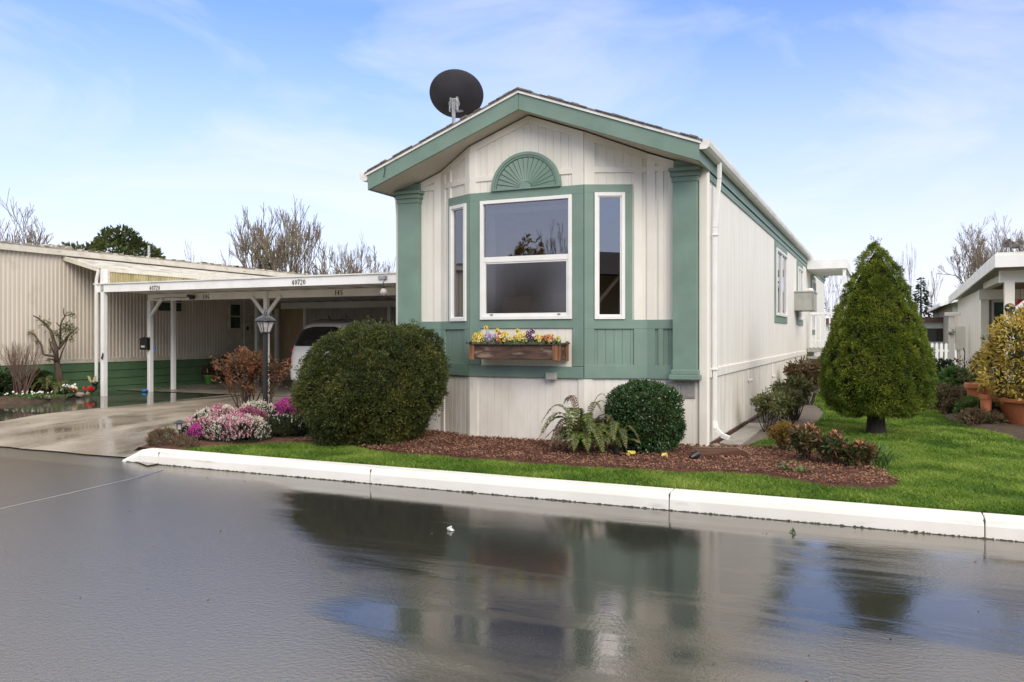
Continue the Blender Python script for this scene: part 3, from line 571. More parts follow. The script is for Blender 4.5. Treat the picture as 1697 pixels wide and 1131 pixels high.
# side wall
w=M(); w.siding(WS,0,HY,.9,3.4,pitch=.1,gw=.006,gd=.005); w.add([(-4.27,0,-.05),(-4.27,HY,-.05),(-4.27,HY,3.4),(-4.27,0,3.4)],[(0,1,2,3)]); w.add([(-4.27,HY,-.05),(0,HY,-.05),(0,HY,3.4),(PKX,HY,4.1),(-4.27,HY,3.4)],[(0,1,2,3,4)])
w.build('side_wall','sidecream',H)
b=M(); b.pan(WS,.02,HY,.835,.94,-.01,.018); b.pan(WS,-.0,.06,-.02,3.3,-.01,.016)
for i,(y,z,hh) in enumerate([(3.2,.62,.2),(6.2,.55,.28),(8.8,.5,.3),(11.4,.5,.3)]): b.pan(WS,y,y+.03,z,z+hh,-.01,.006); b.pan(WS,y,y+.5,z,z+.03,-.01,.006)
b.build('side_band','sidecream',H,bevel=.003)
b=M(); b.pan(WS,.06,HY,3.17,3.27,-.01,.02); b.build('frieze_board','green',H)
b=M(); b.box(-.02,.02,.1,2.9,-.08,.06); b.box(-.02,.03,2.92,6,-.08,.05); b.build('ground_sill','wood',H)
# roof
r=M(); e=.045
def roofslab(x0,x1):
    z0=roofz(x0)+e*.3; z1=roofz(x1)+e*.3
    r.add([(x0,-.64,z0-.02),(x1,-.64,z1-.02),(x1,HY+.3,z1-.02),(x0,HY+.3,z0-.02),(x0,-.64,z0+.004),(x1,-.64,z1+.004),(x1,HY+.3,z1+.004),(x0,HY+.3,z0+.004)],[(0,3,2,1),(4,5,6,7),(0,1,5,4),(1,2,6,5),(2,3,7,6),(3,0,4,7)])
roofslab(-4.37,PKX); roofslab(PKX,.07)
rr=random.Random(11)
for sgn in (-1,1):     # ragged shingle tabs along the rakes
    for i in range(22):
        a=i/22*2.18; bq=a+.09; x0=PKX+sgn*a; x1=PKX+sgn*bq; h0=.008+rr.uniform(0,.012)
        if rr.random()<.75:
            z0=roofz(x0)+.013;z1=roofz(x1)+.013; xa,xb,za,zb=(x0,x1,z0,z1) if x0<x1 else (x1,x0,z1,z0)
            r.add([(xa,-.655,za),(xb,-.655,zb),(xb,3,zb),(xa,3,za),(xa,-.655,za+h0),(xb,-.655,zb+h0),(xb,3,zb+h0),(xa,3,za+h0)],[(0,3,2,1),(4,5,6,7),(0,1,5,4),(1,2,6,5),(2,3,7,6),(3,0,4,7)])
roof=r.build('roof','shingle',H)
f=M()
def rake(x0,x1,m,zt,zb,y0,y1):
    m.add([(x0,y0,roofz(x0)+zb),(x1,y0,roofz(x1)+zb),(x1,y1,roofz(x1)+zb),(x0,y1,roofz(x0)+zb),(x0,y0,roofz(x0)+zt),(x1,y0,roofz(x1)+zt),(x1,y1,roofz(x1)+zt),(x0,y1,roofz(x0)+zt)],[(0,3,2,1),(4,5,6,7),(0,1,5,4),(1,2,6,5),(2,3,7,6),(3,0,4,7)])
rake(-4.335,PKX-.002,f,-.035,-.23,-.615,-.585); rake(PKX+.002,.03,f,-.035,-.23,-.615,-.585)
f.build('rake_board','green',roof,bevel=.003)
f=M(); rake(-4.36,PKX,f,.0,-.035,-.635,-.58); rake(PKX,.055,f,0.,-.035,-.635,-.58); f.build('drip_edge','gutter',roof)
f=M(); rake(-4.32,PKX,f,-.20,-.215,-.584,.05); rake(PKX,.015,f,-.20,-.215,-.584,.05)
f.box(-4.32,-4.26,0,HY,3.245,3.26); f.box(-.01,.02,.05,HY,3.245,3.26); f.build('soffit','soffit',roof)
f=M(); f.box(.014,.034,-.584,HY+.2,3.262,3.47); f.box(-4.34,-4.32,-.584,HY+.2,3.262,3.47); f.build('fascia_board','green',roof)
def gutter(x,s):
    prof=[(0,3.485),(0,3.395),(.012,3.385),(.075,3.385),(.105,3.41),(.118,3.45),(.118,3.487),(.108,3.487),(.106,3.45),(.09,3.42),(.07,3.40),(.01,3.40)]
    m=M(); m.prism([(a,b) for a,b in (prof if s>0 else prof[::-1])],-.62,HY+.2,lambda a,b,y:(x+s*a,y,b)); 
    m.prism([(a,b) for a,b in ([(0,3.385),(.075,3.385),(.118,3.44),(.118,3.487),(0,3.487)] if s>0 else [(0,3.487),(.118,3.487),(.118,3.44),(.075,3.385),(0,3.385)])],-.624,-.618,lambda a,b,y:(x+s*a,y,b))
    o=m.build('gutter','gutter',H)
    return o
gutter(.036,1); gutter(-4.342,-1)
d=M(); path=[(.10,.22,3.39),(.10,.22,3.2),(.055,.2,2.62),(.055,.2,.30)]
for p,q in zip(path[:-1],path[1:]): d.bar(p,q,.05,.045,up=(0,1,0))
for p,q in (((.055,.2,.31),(.075,.16,.22)),((.075,.16,.22),(.15,.10,.16)),((.15,.10,.16),(.24,.06,.135))): d.bar(p,q,.058,.05,up=(0,1,0))
d.box(.02,.09,.16,.24,2.52,2.545); d.box(.02,.09,.16,.24,.92,.945)
d.build('downspout','white',H,bevel=.008)
d=M(); path=[(-4.40,.2,3.39),(-4.33,.2,2.4),(-4.31,.2,.1)]
for p,q in zip(path[:-1],path[1:]): d.bar(p,q,.055,.05,up=(0,1,0))
d.build('downspout','white',H,bevel=.008)
# cable over left rake
c=M(); c.tube([(-4.06,-.622,3.64),(-4.055,-.628,3.5),(-4.075,-.626,3.42),(-4.08,-.6,3.385)],.005,5); c.build('cable','black',H)
c=M(); c.box(-1.885,-1.752,-.40,-.334,.795,.882); c.build('outlet_box','greybox',H,bevel=.006)
# windows
def window(W,u0,u1,z0,z1,fr=.045,d=.045,rail=None,slider=False,name='window'):
    m=M(); w=fr
    m.pan(W,u0,u0+w,z0,z1,-.02,d); m.pan(W,u1-w,u1,z0,z1,-.02,d); m.pan(W,u0+w,u1-w,z0,z0+w,-.02,d); m.pan(W,u0+w,u1-w,z1-w,z1,-.02,d)
    o=m.build(name,'white',H,bevel=.004)
    i=M(); q=.014   # inner lip
    a0,a1,b0,b1=u0+w,u1-w,z0+w,z1-w
    if rail:
        m=M(); m.pan(W,a0,a1,rail[0],rail[1],-.02,d-.012); m.pan(W,a0,a0+.03,b0,rail[0],-.02,d-.016); m.pan(W,a1-.03,a1,b0,rail[0],-.02,d-.016); m.pan(W,a0+.03,a1-.03,b0,b0+.035,-.02,d-.016); m.pan(W,a0+.03,a1-.03,rail[0]-.02,rail[0],-.02,d-.022)
        m.build('sash','white',o,bevel=.003)
        m=M(); m.pan(W,a0,a1,rail[1],b1,0.,.004); m.build('pane','pane',o)
        m=M(); m.pan(W,a0+.03,a1-.03,b0+.035,rail[0]-.02,0.,.004); m.build('pane','screen',o)
        m=M()
        for uu in (a0+.10,a1-.14): m=M(); m.pan(W,uu,uu+.035,b0+.012,b0+.022,d-.016,d-.004); m.build('latch','black',o)
    else:
        m=M(); m.pan(W,a0,a0+q,b0,b1,-.02,d-.02); m.pan(W,a1-q,a1,b0,b1,-.02,d-.02); m.pan(W,a0,a1,b1-q,b1,-.02,d-.019); m.pan(W,a0,a1,b0,b0+q,-.02,d-.019); 
        if slider: mu=(a0+a1)/2; m.pan(W,mu-.03,mu+.03,b0,b1,-.02,d-.01)
        m.build('sash','white',o)
        m=M(); m.pan(W,a0+q,a1-q,b0+q,b1-q,0.,.004); m.build('pane','pane',o)
    return o
window(WC,.158,1.405,1.535,3.05,rail=(2.262,2.33))
window(WL,.243,.606,1.52,3.045); window(WR,.124,.492,1.53,3.062)
def sidewin(y0,y1,z0,z1):
    m=M(); b=.13
    m.pan(WS,y0-b,y1+b,z1,z1+b,-.01,.02); m.pan(WS,y0-b,y1+b,z0-b,z0,-.01,.02); m.pan(WS,y0-b,y0,z0,z1,-.01,.02); m.pan(WS,y1,y1+b,z0,z1,-.01,.02)
    o=window(WS,y0,y1,z0,z1,slider=True,name='side_window'); m.build('surround','green',o)
    m=M(); m.pan(WS,y0+.05,y1-.05,z0+.05,z1-.05,-.05,-.04); m.build('curtain','room',o)
sidewin(6.62,8.5,1.72,3.02); sidewin(11.0,12.3,1.72,3.0); sidewin(15.2,16.6,1.5,2.95)
# interior behind the bay
m=M(); m.add([(-4.2,.02,.9),(-.1,.02,.9),(-.1,3.8,.9),(-4.2,3.8,.9),(-4.2,.02,3.25),(-.1,.02,3.25),(-.1,3.8,3.25),(-4.2,3.8,3.25)],[(0,1,2,3),(7,6,5,4),(3,2,6,7),(0,3,7,4),(2,1,5,6)])
m.box(-3.0,-1.4,3.55,3.78,.9,2.5)
m.build('living_room','room',H)
m=M(); m.box(-2.76,-1.62,-.22,-.17,2.90,2.955); m.build('blind_head','interior_white',H)
for x in (-2.72,-1.60): m=M(); m.box(x-.07,x+.05,-.19,-.17,1.55,3.0); m.build('curtain','interior_white',H)
m=M(); m.box(-2.75,-2.35,.2,.6,.9,1.85); m.box(-2.2,-1.5,.6,.9,.9,1.9); m.tube([(-1.13,.2,1.3),(-1.02,.3,1.75)],.05,8); m.build('furniture','tan',H,bevel=.03)
# sunburst
fx,fz,fr=-2.178,3.172,.472
m=M(); n=40; yf=-.3-.0225
def arc(r0,r1,y0,y1,sz=1.):
    vs=[];
    for i in range(n+1):
        a=PI*i/n
        for r_,y in ((r0,y0),(r1,y0),(r1,y1),(r0,y1)): vs.append((fx+r_*math.cos(a),y,fz+r_*math.sin(a)*.955))
    m.add(vs,[(4*i+k,4*i+(k+1)%4,4*i+4+(k+1)%4,4*i+4+k) for i in range(n) for k in range(4)]+[(0,3,2,1),(4*n,4*n+1,4*n+2,4*n+3)])
arc(.43,.472,-.30,-.352); arc(.405,.43,-.3,-.342)
m.box(fx-.472,fx+.472,-.356,-.30,fz-.014,fz+.004)
fan=m.build('sunburst_frame','green',H,bevel=.003)
m=M(); arc(0.0,.41,-.3,-.318); m.build('sunburst_panel','green',fan)
m=M()
for i in range(17):
    a0=PI*(i+.09)/17; a1=PI*(i+.91)/17
    P=[(fx+r_*math.cos(a),fz+r_*math.sin(a)*.955) for r_,a in ((.085,a0),(.398,a0),(.398,a1),(.085,a1))]
    m.add([(x,-.318,z) for x,z in P]+[(P[0][0],-.330,P[0][1]),(P[1][0],-.326,P[1][1]),(P[2][0],-.336,P[2][1]),(P[3][0],-.338,P[3][1])],[(4,7,6,5),(0,1,5,4),(1,2,6,5),(2,3,7,6),(3,0,4,7)])
m.build('sunburst_ray','green',fan)
m=M(); arc(0.,.078,-.3,-.348); m.build('sunburst_hub','green',fan)
# air conditioner box, wall lamp
m=M(); m.box(.0,.42,10.3,11.35,1.92,2.34); m.box(-.0,.44,10.28,11.37,2.34,2.37); m.box(.42,.435,10.28,10.31,1.92,2.34); m.box(.195,.2,10.296,10.3,1.92,2.34)
m.build('air_conditioner_cover','greybox',H,bevel=.008)
m=M(); m.box(0,.05,13.35,13.5,2.45,2.6); m.lathe([(.06,2.44),(.085,2.5),(.085,2.56),(.05,2.6)],(.12,13.4,0)); m.build('porch_light','white',H)
m=M(); m.box(-.0,.09,12.9,13.15,1.15,3.0); m.build('conduit','galv',H) if False else None
# entry porch
P=thing('entry_porch','white entry porch with flat canopy, railing and steps beside the spruce','porch',(0,13.6,0))
m=M(); m.box(.02,1.0,13.6,16.4,3.12,3.17); m.box(.02,1.02,13.57,13.62,3.12,3.36); m.box(.98,1.02,13.62,16.4,3.12,3.36); m.build('canopy','white_paint',P,bevel=.005)
for x,y in ((.95,13.68),(.95,16.3)):
    m=M(); m.bar((x,y,0),(x,y,3.12),.08); m.build('post','white_paint',P)
m=M(); m.box(0.03,1.0,13.6,16.3,.9,1.0); m.build('deck','greybox',P,bevel=.005)
for i in range(3):
    m=M(); m.box(.05,.9,13.6-.28*(i+1),13.6-.28*i,.72-.2*i,.78-.2*i); m.box(.08,.87,13.6-.28*i-.03,13.6-.28*i,.5-.2*i,.72-.2*i); m.build('step','greybox',P,bevel=.005)
m=M(); m.bar((.1,13.6,1.93),(1.0,13.6,1.93),.09,.06); m.bar((.1,13.6,1.2),(1.0,13.6,1.2),.04)
for i in range(8): m.bar((.13+i*.115,13.6,1.0),(.13+i*.115,13.6,1.9),.035)
m.build('railing','white_paint',P)

# satellite dish
D=thing('satellite_dish','charcoal oval satellite dish on a steel mast above the left roof slope','dish',(-3.70,.68,roofz(-3.7)))
cen=Vector((-3.72,.71,4.80)); rot=Matrix.Rotation(R(20),4,'Z')@Matrix.Rotation(R(-47),4,'X')
prof=[(0.001,-.07),(.1,-.065),(.2,-.045),(.3,-.012),(.385,.02),(.393,.026),(.387,.032),(.3,.0),(.2,-.035),(.1,-.055),(.001,-.06)]
m=M(); m.lathe(prof,cen,40,mat=(rot@Matrix.Diagonal((1,.97,1,1))).to_3x3(),cap=False); m.build('reflector','dish',D,smooth=True)
m=M(); cc=Vector((-3.69,.60,4.64)); m.lathe([(.001,-.03),(.075,-.03),(.082,-.02),(.082,0),(.06,.01)],cc,20,mat=Matrix.Rotation(R(9),3,'Z')@Matrix.Rotation(R(-72),3,'X'))
for s_ in (-1,1): m.box(cc.x+s_*.05-.012,cc.x+s_*.05+.012,.57,.62,4.60,4.73); m.box(cc.x+s_*.06-.008,cc.x+s_*.06+.008,.56,.60,4.53,4.6)
m.build('bracket','galv',D,bevel=.003)
m=M(); m.tube([(-3.70,.62,roofz(-3.7)),(-3.70,.60,4.40),(-3.69,.58,4.68)],.024,10); m.bar((-3.70,.575,4.38),(-3.69,.56,4.70),.035,.02); m.build('mast','galv',D)
m=M(); m.box(-3.78,-3.62,.54,.70,roofz(-3.7)-.03,roofz(-3.7)+.06); m.build('roof_foot','galv',D)
m=M(); m.bar((-3.70,.66,4.55),(-3.72,1.25,4.72),.03); m.box(-3.76,-3.68,1.2,1.3,4.68,4.78); m.build('feed_arm','galv',D)

# planter box under the window
FB=thing('window_box','weathered brown wooden flower box under the bay window','planter',(-2.2,-.5,1.03))
x0,x1,y0,y1,z0,z1=-2.79,-1.62,-.66,-.34,1.035,1.235
m=M(); m.box(x0+.03,x1-.03,y0,y0+.022,z0+.012,z1-.01); m.build('front_board','wood',FB,bevel=.004)
m=M(); m.box(x0+.02,x1-.02,y0+.022,y1,z0+.01,z0+.03); m.build('bottom_board','wood',FB)
for x in (x0,x1-.022):
    m=M(); m.box(x,x+.022,y0+.02,y1,z0+.01,z1); m.build('side_board','wood',FB)
for xx in (x0-.002,x1-.065):
    m=M(); m.box(xx,xx+.068,y0-.018,y0,z0,z1-.004); m.build('corner_cleat','wood2',FB,bevel=.005)
m=M(); m.box(x1,x1+.02,y0+.0,y0+.06,z0,z1-.004); m.build('side_cleat','wood2',FB,bevel=.004)
m=M(); m.box(x1,x1+.02,y1-.07,y1,z0-.01,z1+.03); m.build('side_cleat','wood2',FB,bevel=.004)
m=M(); m.box(x0-.035,x1+.035,y0-.035,y0+.03,z1-.008,z1+.012); m.box(x1-.02,x1+.035,y0+.03,y1,z1-.006,z1+.014); m.box(x0-.035,x0+.02,y0+.03,y1,z1-.006,z1+.014)
rr=random.Random(4)
for i in range(70): x=rr.uniform(x0-.03,x1+.03); q=rr.uniform(.004,.010); m.box(x-q,x+q,y0-.038,y0-.02+rr.uniform(0,.04),z1+.0,z1+.012+q)
m.build('rim','moss',FB)
m=M(); m.box(x0+.022,x1-.022,y0+.022,y1-.002,z1-.05,z1-.02); m.build('soil','soil',FB)
FG='spring flowers in the window box'
def blades(c,n,h,sp,w=.007):
    P=np.tile(np.array(c,float),(n,1))+RNG.normal(size=(n,3))*np.array([sp,sp*.6,0]); D=unit(np.column_stack([RNG.normal(size=n)*.28,RNG.normal(size=n)*.25,np.ones(n)]))
    return leafgeo(P,D,h*(.6+.5*RNG.random(n)),w)
def petals(c,nrm,r,k=6,w=.6):
    c=np.array(c,float);nrm=unit(np.array(nrm,float)); a=unit(np.cross(nrm,[.3,.2,.9])); b=np.cross(nrm,a); th=np.arange(k)/k*2*PI
    D=unit(a*np.cos(th)[:,None]+b*np.sin(th)[:,None]+nrm*.15); P=np.tile(c,(k,1)); n=len(P)
    Sd=np.cross(D,nrm); mid=P+D*r*.6
    V=np.stack([P,mid+Sd*r*w/2,P+D*r,mid-Sd*r*w/2],1).reshape(-1,3); return V,np.arange(k*4).reshape(k,4)
def daffodil(x,h,lab,lean=0.,nf=1,y=-.5):
    t=thing('daffodil',lab,'daffodil',(x,y,z1-.03),FG); z=z1-.03
    V,F=blades((x,y,z),11,h*.95,.02,.009); npmesh('leaves',V,F,'green1',t)
    for i in range(nf):
        hx=x+lean*(1+i*.3)+i*.025; hz=z+h*(1-.12*i)
        m=M(); m.tube([(x,y,z),(x+lean*.5,y-.01,z+h*.6),(hx,y-.03,hz)],.003,4); st=m.build('stem','green1',t)
        V,F=petals((hx,y-.045,hz),(.15,-1,.05),.036,6,.75); V2,F2=petals((hx,y-.052,hz),(.15,-1,.05),.018,6,1.1); V,F=cat([(V,F),(V2,F2)]); npmesh('petals',V,F,'petaly',t)
        m=M(); m.lathe([(.006,0),(.009,.012),(.012,.016)],(hx,y-.047,hz),8,mat=Matrix.Rotation(R(90),3,'X'),cap=False); m.build('trumpet','gold',t)
daffodil(-2.62,.225,'tall yellow daffodil rising highest near the left end of the window box',.0,1)
daffodil(-2.69,.15,'pair of low yellow daffodils at the left end of the window box',-.015,2)
daffodil(-2.50,.19,'small yellow daffodil leaning right behind the lilac pansies',.035,1)
daffodil(-2.21,.185,'yellow daffodil standing over the middle of the window box',.02,1)
daffodil(-2.09,.15,'yellow daffodil leaning right beside the dark purple pansies',.04,1)
daffodil(-1.72,.095,'pale daffodil drooping over the right end of the window box',.06,1,)
def pansy(x,mat,lab,n,w,h=.07,center=None):
    t=thing('pansy',lab,'pansy',(x,-.54,z1-.03),FG); z=z1-.03
    k=150; P=np.column_stack([RNG.normal(size=k)*w*.6+x,RNG.uniform(-.63,-.46,k),np.full(k,z)]); D=unit(RNG.normal(size=(k,3))*.6+np.array([0,-.1,1])); V,F=leafgeo(P,D,.085*(.6+RNG.random(k)),.02); npmesh('leaves',V,F,'green1',t)
    gs=[];g2=[]
    for i in range(int(n*1.7)):
        c=(x+RNG.uniform(-w,w),RNG.uniform(-.66,-.56),z+.05+RNG.random()*(h+.03)); nn=(RNG.normal()*.3,-1,RNG.normal()*.3+.2)
        gs.append(petals(c,nn,.027,5,1.15)); g2.append(petals((c[0],c[1]-.005,c[2]),nn,.008,5,1.1))
    V,F=cat(gs); npmesh('petals',V,F,mat,t); V,F=cat(g2); npmesh('flower_eye',V,F,'petalp' if mat!='petalp' else 'petaly',t)
pansy(-2.71,'petaly','pale yellow pansies spilling over the left end of the window box',9,.06)
pansy(-2.53,'petall','lilac and white pansies left of the middle of the window box',9,.07)
pansy(-2.40,'petalo','amber orange pansies between the lilac and bright yellow ones',5,.03,.08)
pansy(-2.33,'petaly','bright golden yellow pansies left of the middle daffodil',8,.05,.08)
pansy(-2.13,'petaly','yellow pansies with dark eyes right of the middle daffodil',12,.08)
pansy(-1.97,'petalp','dark purple velvety pansies standing tallest among the pansies',8,.06,.12)
pansy(-1.90,'petaly','yellow pansies between the purple and the orange ones',8,.05)
pansy(-1.77,'petalo','salmon orange pansies at the right end of the window box',14,.07,.05)
# ---------------------------------------------------------------- neighbour's corrugated home on the left
N1=thing('corrugated_home','long tan corrugated metal home with green lap skirting left of the carport','home',(-15.1,0,0))
W=((-15.1,-4.,0),(0,1),(1,0)); W=((-15.1,-4.),(0,1),(1,0))
m=M(); m.corr(W,0,12.06,.79,3.18,pitch=.1,dep=.018); m.build('corrugated_wall','corr',N1)
m=M(); m.pan(W,0,24,.70,.80,-.02,.03); m.build('wall_trim','corrtrim',N1,bevel=.003)
m=M()
for i in range(4):
    z=-.06+i*.19; m.add([(-15.072,-4,z),(-15.072,20,z),(-15.088,20,z+.165),(-15.088,-4,z+.165),(-15.1,20,z+.19),(-15.1,-4,z+.19)],[(0,1,2,3),(3,2,4,5)]); m.box(-15.10,-15.07,-4,20,z-.004,z+.006)
m.build('lap_skirting','lap',N1)
m=M(); m.pan(W,12.06,24,.8,3.18,-.02,.0); m.build('flat_wall','corrtrim',N1); m=M(); m.add([(-15.1,-4,-.05),(-19.3,-4,-.05),(-19.3,-4,3.2),(-15.1,-4,3.2)],[(0,1,2,3)]); m.build('end_wall','corrtrim',N1)
m=M(); m.add([(-15.02,-4.3,3.20),(-15.02,24,3.20),(-17.2,24,3.5),(-17.2,-4.3,3.5),(-19.4,24,3.2),(-19.4,-4.3,3.2)],[(0,1,2,3),(3,2,4,5)]); rf=m.build('roof','rusty',N1)
m=M(); m.box(-15.06,-14.97,-4.3,24,3.15,3.29); m.build('roof_gutter','corrtrim',rf)
m=M(); m.box(-15.09,-14.955,-4.3,24,3.29,3.315); rr=random.Random(2)
for i in range(90): y=rr.uniform(-4,20); m.box(-15.1,-14.95,y,y+rr.uniform(.02,.2),3.31,3.325+rr.uniform(0,.02))
m.build('rusty_edge','rusty',rf)
m=M(); m.tube([(-15.8,6.0,3.2),(-15.8,6.0,3.72)],.035,8); m.build('vent_pipe','galv',rf)
m=M(); m.box(-16.4,-15.7,3.1,3.7,3.3,3.46); m.build('roof_vent','rusty',rf,bevel=.02)
def nwin(y0,y1,z0,z1):
    m=M(); m.pan(W,y0+4,y1+4,z0,z1,-.01,.035); o=m.build('window','corrtrim',N1,bevel=.004); m=M(); m.pan(W,y0+4.05,y1+3.95,z0+.05,(z0+z1)/2-.02,.03,.039);m.pan(W,y0+4.05,y1+3.95,(z0+z1)/2+.02,z1-.05,.03,.039); m.build('pane','shadeglass',o)
nwin(5.6,6.45,1.93,2.5); nwin(8.15,8.62,1.5,2.28)
m=M(); m.pan(W,12.75,13.5,.75,2.5,0,.04); dr=m.build('door','corrtrim',N1,bevel=.004); m=M(); m.box(-15.05,-15.02,8.82,8.88,1.5,1.6); m.build('handle','black',dr)
# side awning
AW=thing('side_awning','white sloping patio awning with a yellowed fibreglass side panel, joined to the corrugated home','awning',(-14.4,3,0))
m=M(); A=[(-15.08,3.12),(-13.85,2.81)]
k=10
vs=[];
for i in range(k+1):
    t=i/k
    x=A[0][0]*(1-t)+A[1][0]*t; z=A[0][1]*(1-t)+A[1][1]*t
    vs+=[(x,2.98,z),(x,14,z)]
    if i<k: vs+=[(x+.012,2.98,z+.02),(x+.012,14,z+.02),(x+.03,2.98,z-.005),(x+.03,14,z-.005)]
m.add(vs,[(2*i,2*i+2,2*i+3,2*i+1) for i in range(len(vs)//2-1)]); m.build('roof_panel','awning',AW)
m=M(); m.add([(-15.08,2.97,3.05),(-13.85,2.97,2.73),(-13.85,3.01,2.73),(-15.08,3.01,3.05),(-15.08,2.97,3.15),(-13.85,2.97,2.83),(-13.85,3.01,2.83),(-15.08,3.01,3.15)],[(0,1,5,4),(0,3,2,1),(1,2,6,5),(4,5,6,7)])
m.box(-13.88,-13.82,2.97,14,2.76,2.83); m.build('edge_trim','corrtrim',AW)
W2=((-13.86,3.08),(0,1),(1,0)); m=M(); m.corr(W2,0,3.5,2.46,2.76,pitch=.07,dep=.02); m.corr(W2,3.65,7.,2.46,2.76,pitch=.07,dep=.02); m.build('fibreglass_panel','fiber',AW)
m=M(); m.pan(W2,3.5,3.65,2.46,2.76,-.01,.025); m.pan(W2,-.1,.12,2.46,2.76,-.02,.03); m.build('panel_batten','corrtrim',AW)
m=M(); m.bar((-13.75,2.98,-.03),(-13.75,2.98,2.80),.10,.10,up=(0,1,0)); m.box(-13.755,-13.745,2.925,2.93,0,2.3); m.build('post','white_paint',AW,bevel=.004)
m=M(); m.bar((-13.93,2.93,.28),(-13.93,2.93,2.55),.055,.05,up=(0,1,0)); m.bar((-13.93,2.93,2.55),(-13.86,2.93,2.78),.055,.05,up=(0,1,0)); m.build('downspout','white',AW,bevel=.006)
m=M(); m.bar((-14.03,5.17,0),(-14.03,5.17,2.42),.09,.09,up=(0,1,0)); m.build('post','white_paint',AW,bevel=.004)
m=M(); m.bar((-14.2,8.3,0),(-14.2,8.3,2.6),.09,.09,up=(0,1,0)); m.build('post','white_paint',AW,bevel=.004)
DP=M(); DP.tube([(-13.93,2.90,.30),(-13.93,2.90,.17),(-13.90,2.75,.10),(-13.82,2.45,.09),(-13.72,2.05,.07)],.045,10); DP.lathe([(.05,.25),(.065,.27),(.065,.32),(.05,.32)],(-13.93,2.9,0),12)
tag(DP.build('drain_pipe','black',smooth=True),'black corrugated drain pipe lying in the bed from the awning downspout','pipe')
# carport
CP=thing('carport','flat roofed white double carport with house numbers on its fascia','carport',(-9.2,4.4,0))
m=M(); m.add([(-13.97,2.93,2.29),(-4.45,2.93,2.29),(-4.45,2.97,2.29),(-13.97,2.97,2.29),(-13.97,2.93,2.46),(-4.45,2.93,2.46),(-4.45,2.97,2.46),(-13.97,2.97,2.46)],[(0,3,2,1),(4,5,6,7),(0,1,5,4),(1,2,6,5),(2,3,7,6),(3,0,4,7)])
m.box(-4.46,-4.42,2.93,9.7,2.29,2.46); m.build('fascia','white_paint',CP,bevel=.003)
m=M(); m.box(-14.0,-4.40,2.90,2.99,2.462,2.487); m.box(-13.99,-4.41,2.99,9.75,2.42,2.47); m.build('roof','gutter',CP)
m=M(); x=-13.8
while x<-4.5: m.box(x,x+.05,2.975,9.6,2.315,2.42); x+=.62
m.build('joist','white_paint',CP)
m=M(); m.box(-14.0,-4.46,4.37,4.43,2.155,2.312); m.build('beam','white_paint',CP,bevel=.004)
m=M(); m.box(-14.2,-4.46,9.3,9.36,2.12,2.30); m.build('beam','white_paint',CP,bevel=.004)
def cpost(x,y,top,braces=()):
    m=M(); m.bar((x,y,0),(x,y,top),.095,.095,up=(0,1,0)); m.box(x+.02,x+.026,y-.052,y-.047,0,top-.02); o=m.build('post','white_paint',CP,bevel=.004)
    for s_ in braces:
        m=M(); m.bar((x+s_*.03,y-.02,1.80),(x+s_*.40,y-.02,2.20),.07,.045,up=(0,1,0)); m.build('brace','white_paint',o,bevel=.003)
cpost(-13.9,4.36,2.16,(1,)); cpost(-10.4,4.36,2.31,(-1,1)); cpost(-4.62,4.36,2.16,(-1,))
cpost(-14.3,9.25,2.13,(-1,)); cpost(-10.4,9.25,2.13)
def text(s,x,y,z,size,par,mat='black',rot=(90,0,0),ext=.003):
    cu=bpy.data.curves.new('house_number','FONT'); cu.body=s; cu.size=size; cu.extrude=ext; cu.align_x='CENTER'; cu.align_y='CENTER'; cu.offset=.0025
    o=bpy.data.objects.new('house_number',cu); COL.objects.link(o); cu.materials.append(MT[mat]); o.rotation_euler=[R(a) for a in rot]
    off=Vector((0,0,0));q=par
    while q is not None: off+=q.location;q=q.parent
    o.location=Vector((x,y,z))-off; o.parent=par; return o
def slabnum(s,x,y,z,h,par):
    """slab-serif digits drawn as small bars"""
    G={'4':[((.55,0),(.55,1),2),((.55,1),(.05,.32),1),((.05,.32),(.85,.32),1),((.35,0),(.75,0),1)],
       '0':'o','7':[((.1,1),(.85,1),2),((.85,1),(.35,0),2),((.1,1),(.1,.82),1)],
       '2':[((.12,.8),(.3,1),2),((.3,1),(.7,.95),1),((.7,.95),(.78,.68),2),((.78,.68),(.1,.03),1),((.1,.03),(.85,.03),2)],
       '1':[((.5,0),(.5,1),2),((.5,1),(.3,.85),1),((.3,0),(.7,0),1)],
       '6':[((.75,.9),(.5,1),1),((.5,1),(.2,.7),1),((.2,.7),(.15,.25),2),((.15,.25),(.45,0),1),((.45,0),(.8,.25),2),((.8,.25),(.5,.55),1),((.5,.55),(.2,.4),1)],
       '5':[((.2,1),(.8,1),2),((.2,1),(.2,.55),1),((.2,.55),(.55,.6),1),((.55,.6),(.8,.3),2),((.8,.3),(.5,0),2),((.5,0),(.15,.12),1)]}
    m=M(); w=h*.62; adv=h*.74; X=x-adv*len(s)/2
    for ch in s:
        g=G[ch]
        if g=='o': g=[((.5+.36*math.cos(a),.5+.5*math.sin(a)),(.5+.36*math.cos(b),.5+.5*math.sin(b)),2 if abs(math.cos((a+b)/2))>.6 else 1) for a,b in [(i*PI/5,(i+1)*PI/5) for i in range(10)]]
        for (a,b),(c,d),t in g: m.bar((X+a*w,y,z-h/2+b*h),(X+c*w,y,z-h/2+d*h),.0075*t*h/.085,.004,up=(0,1,0))
        X+=adv
    m.build('house_number','black',par)
slabnum('40724',-12.15,2.925,2.345,.085,CP); slabnum('40720',-8.35,2.925,2.365,.09,CP); slabnum('146',-12.15,4.365,2.225,.095,CP); slabnum('145',-8.48,4.365,2.235,.1,CP)
m=M(); m.tube([(-13.8,4.36,2.20),(-13.2,4.36,2.235),(-12.9,4.36,2.21),(-12.52,4.34,2.235)],.006,5); m.build('cable','black',CP)
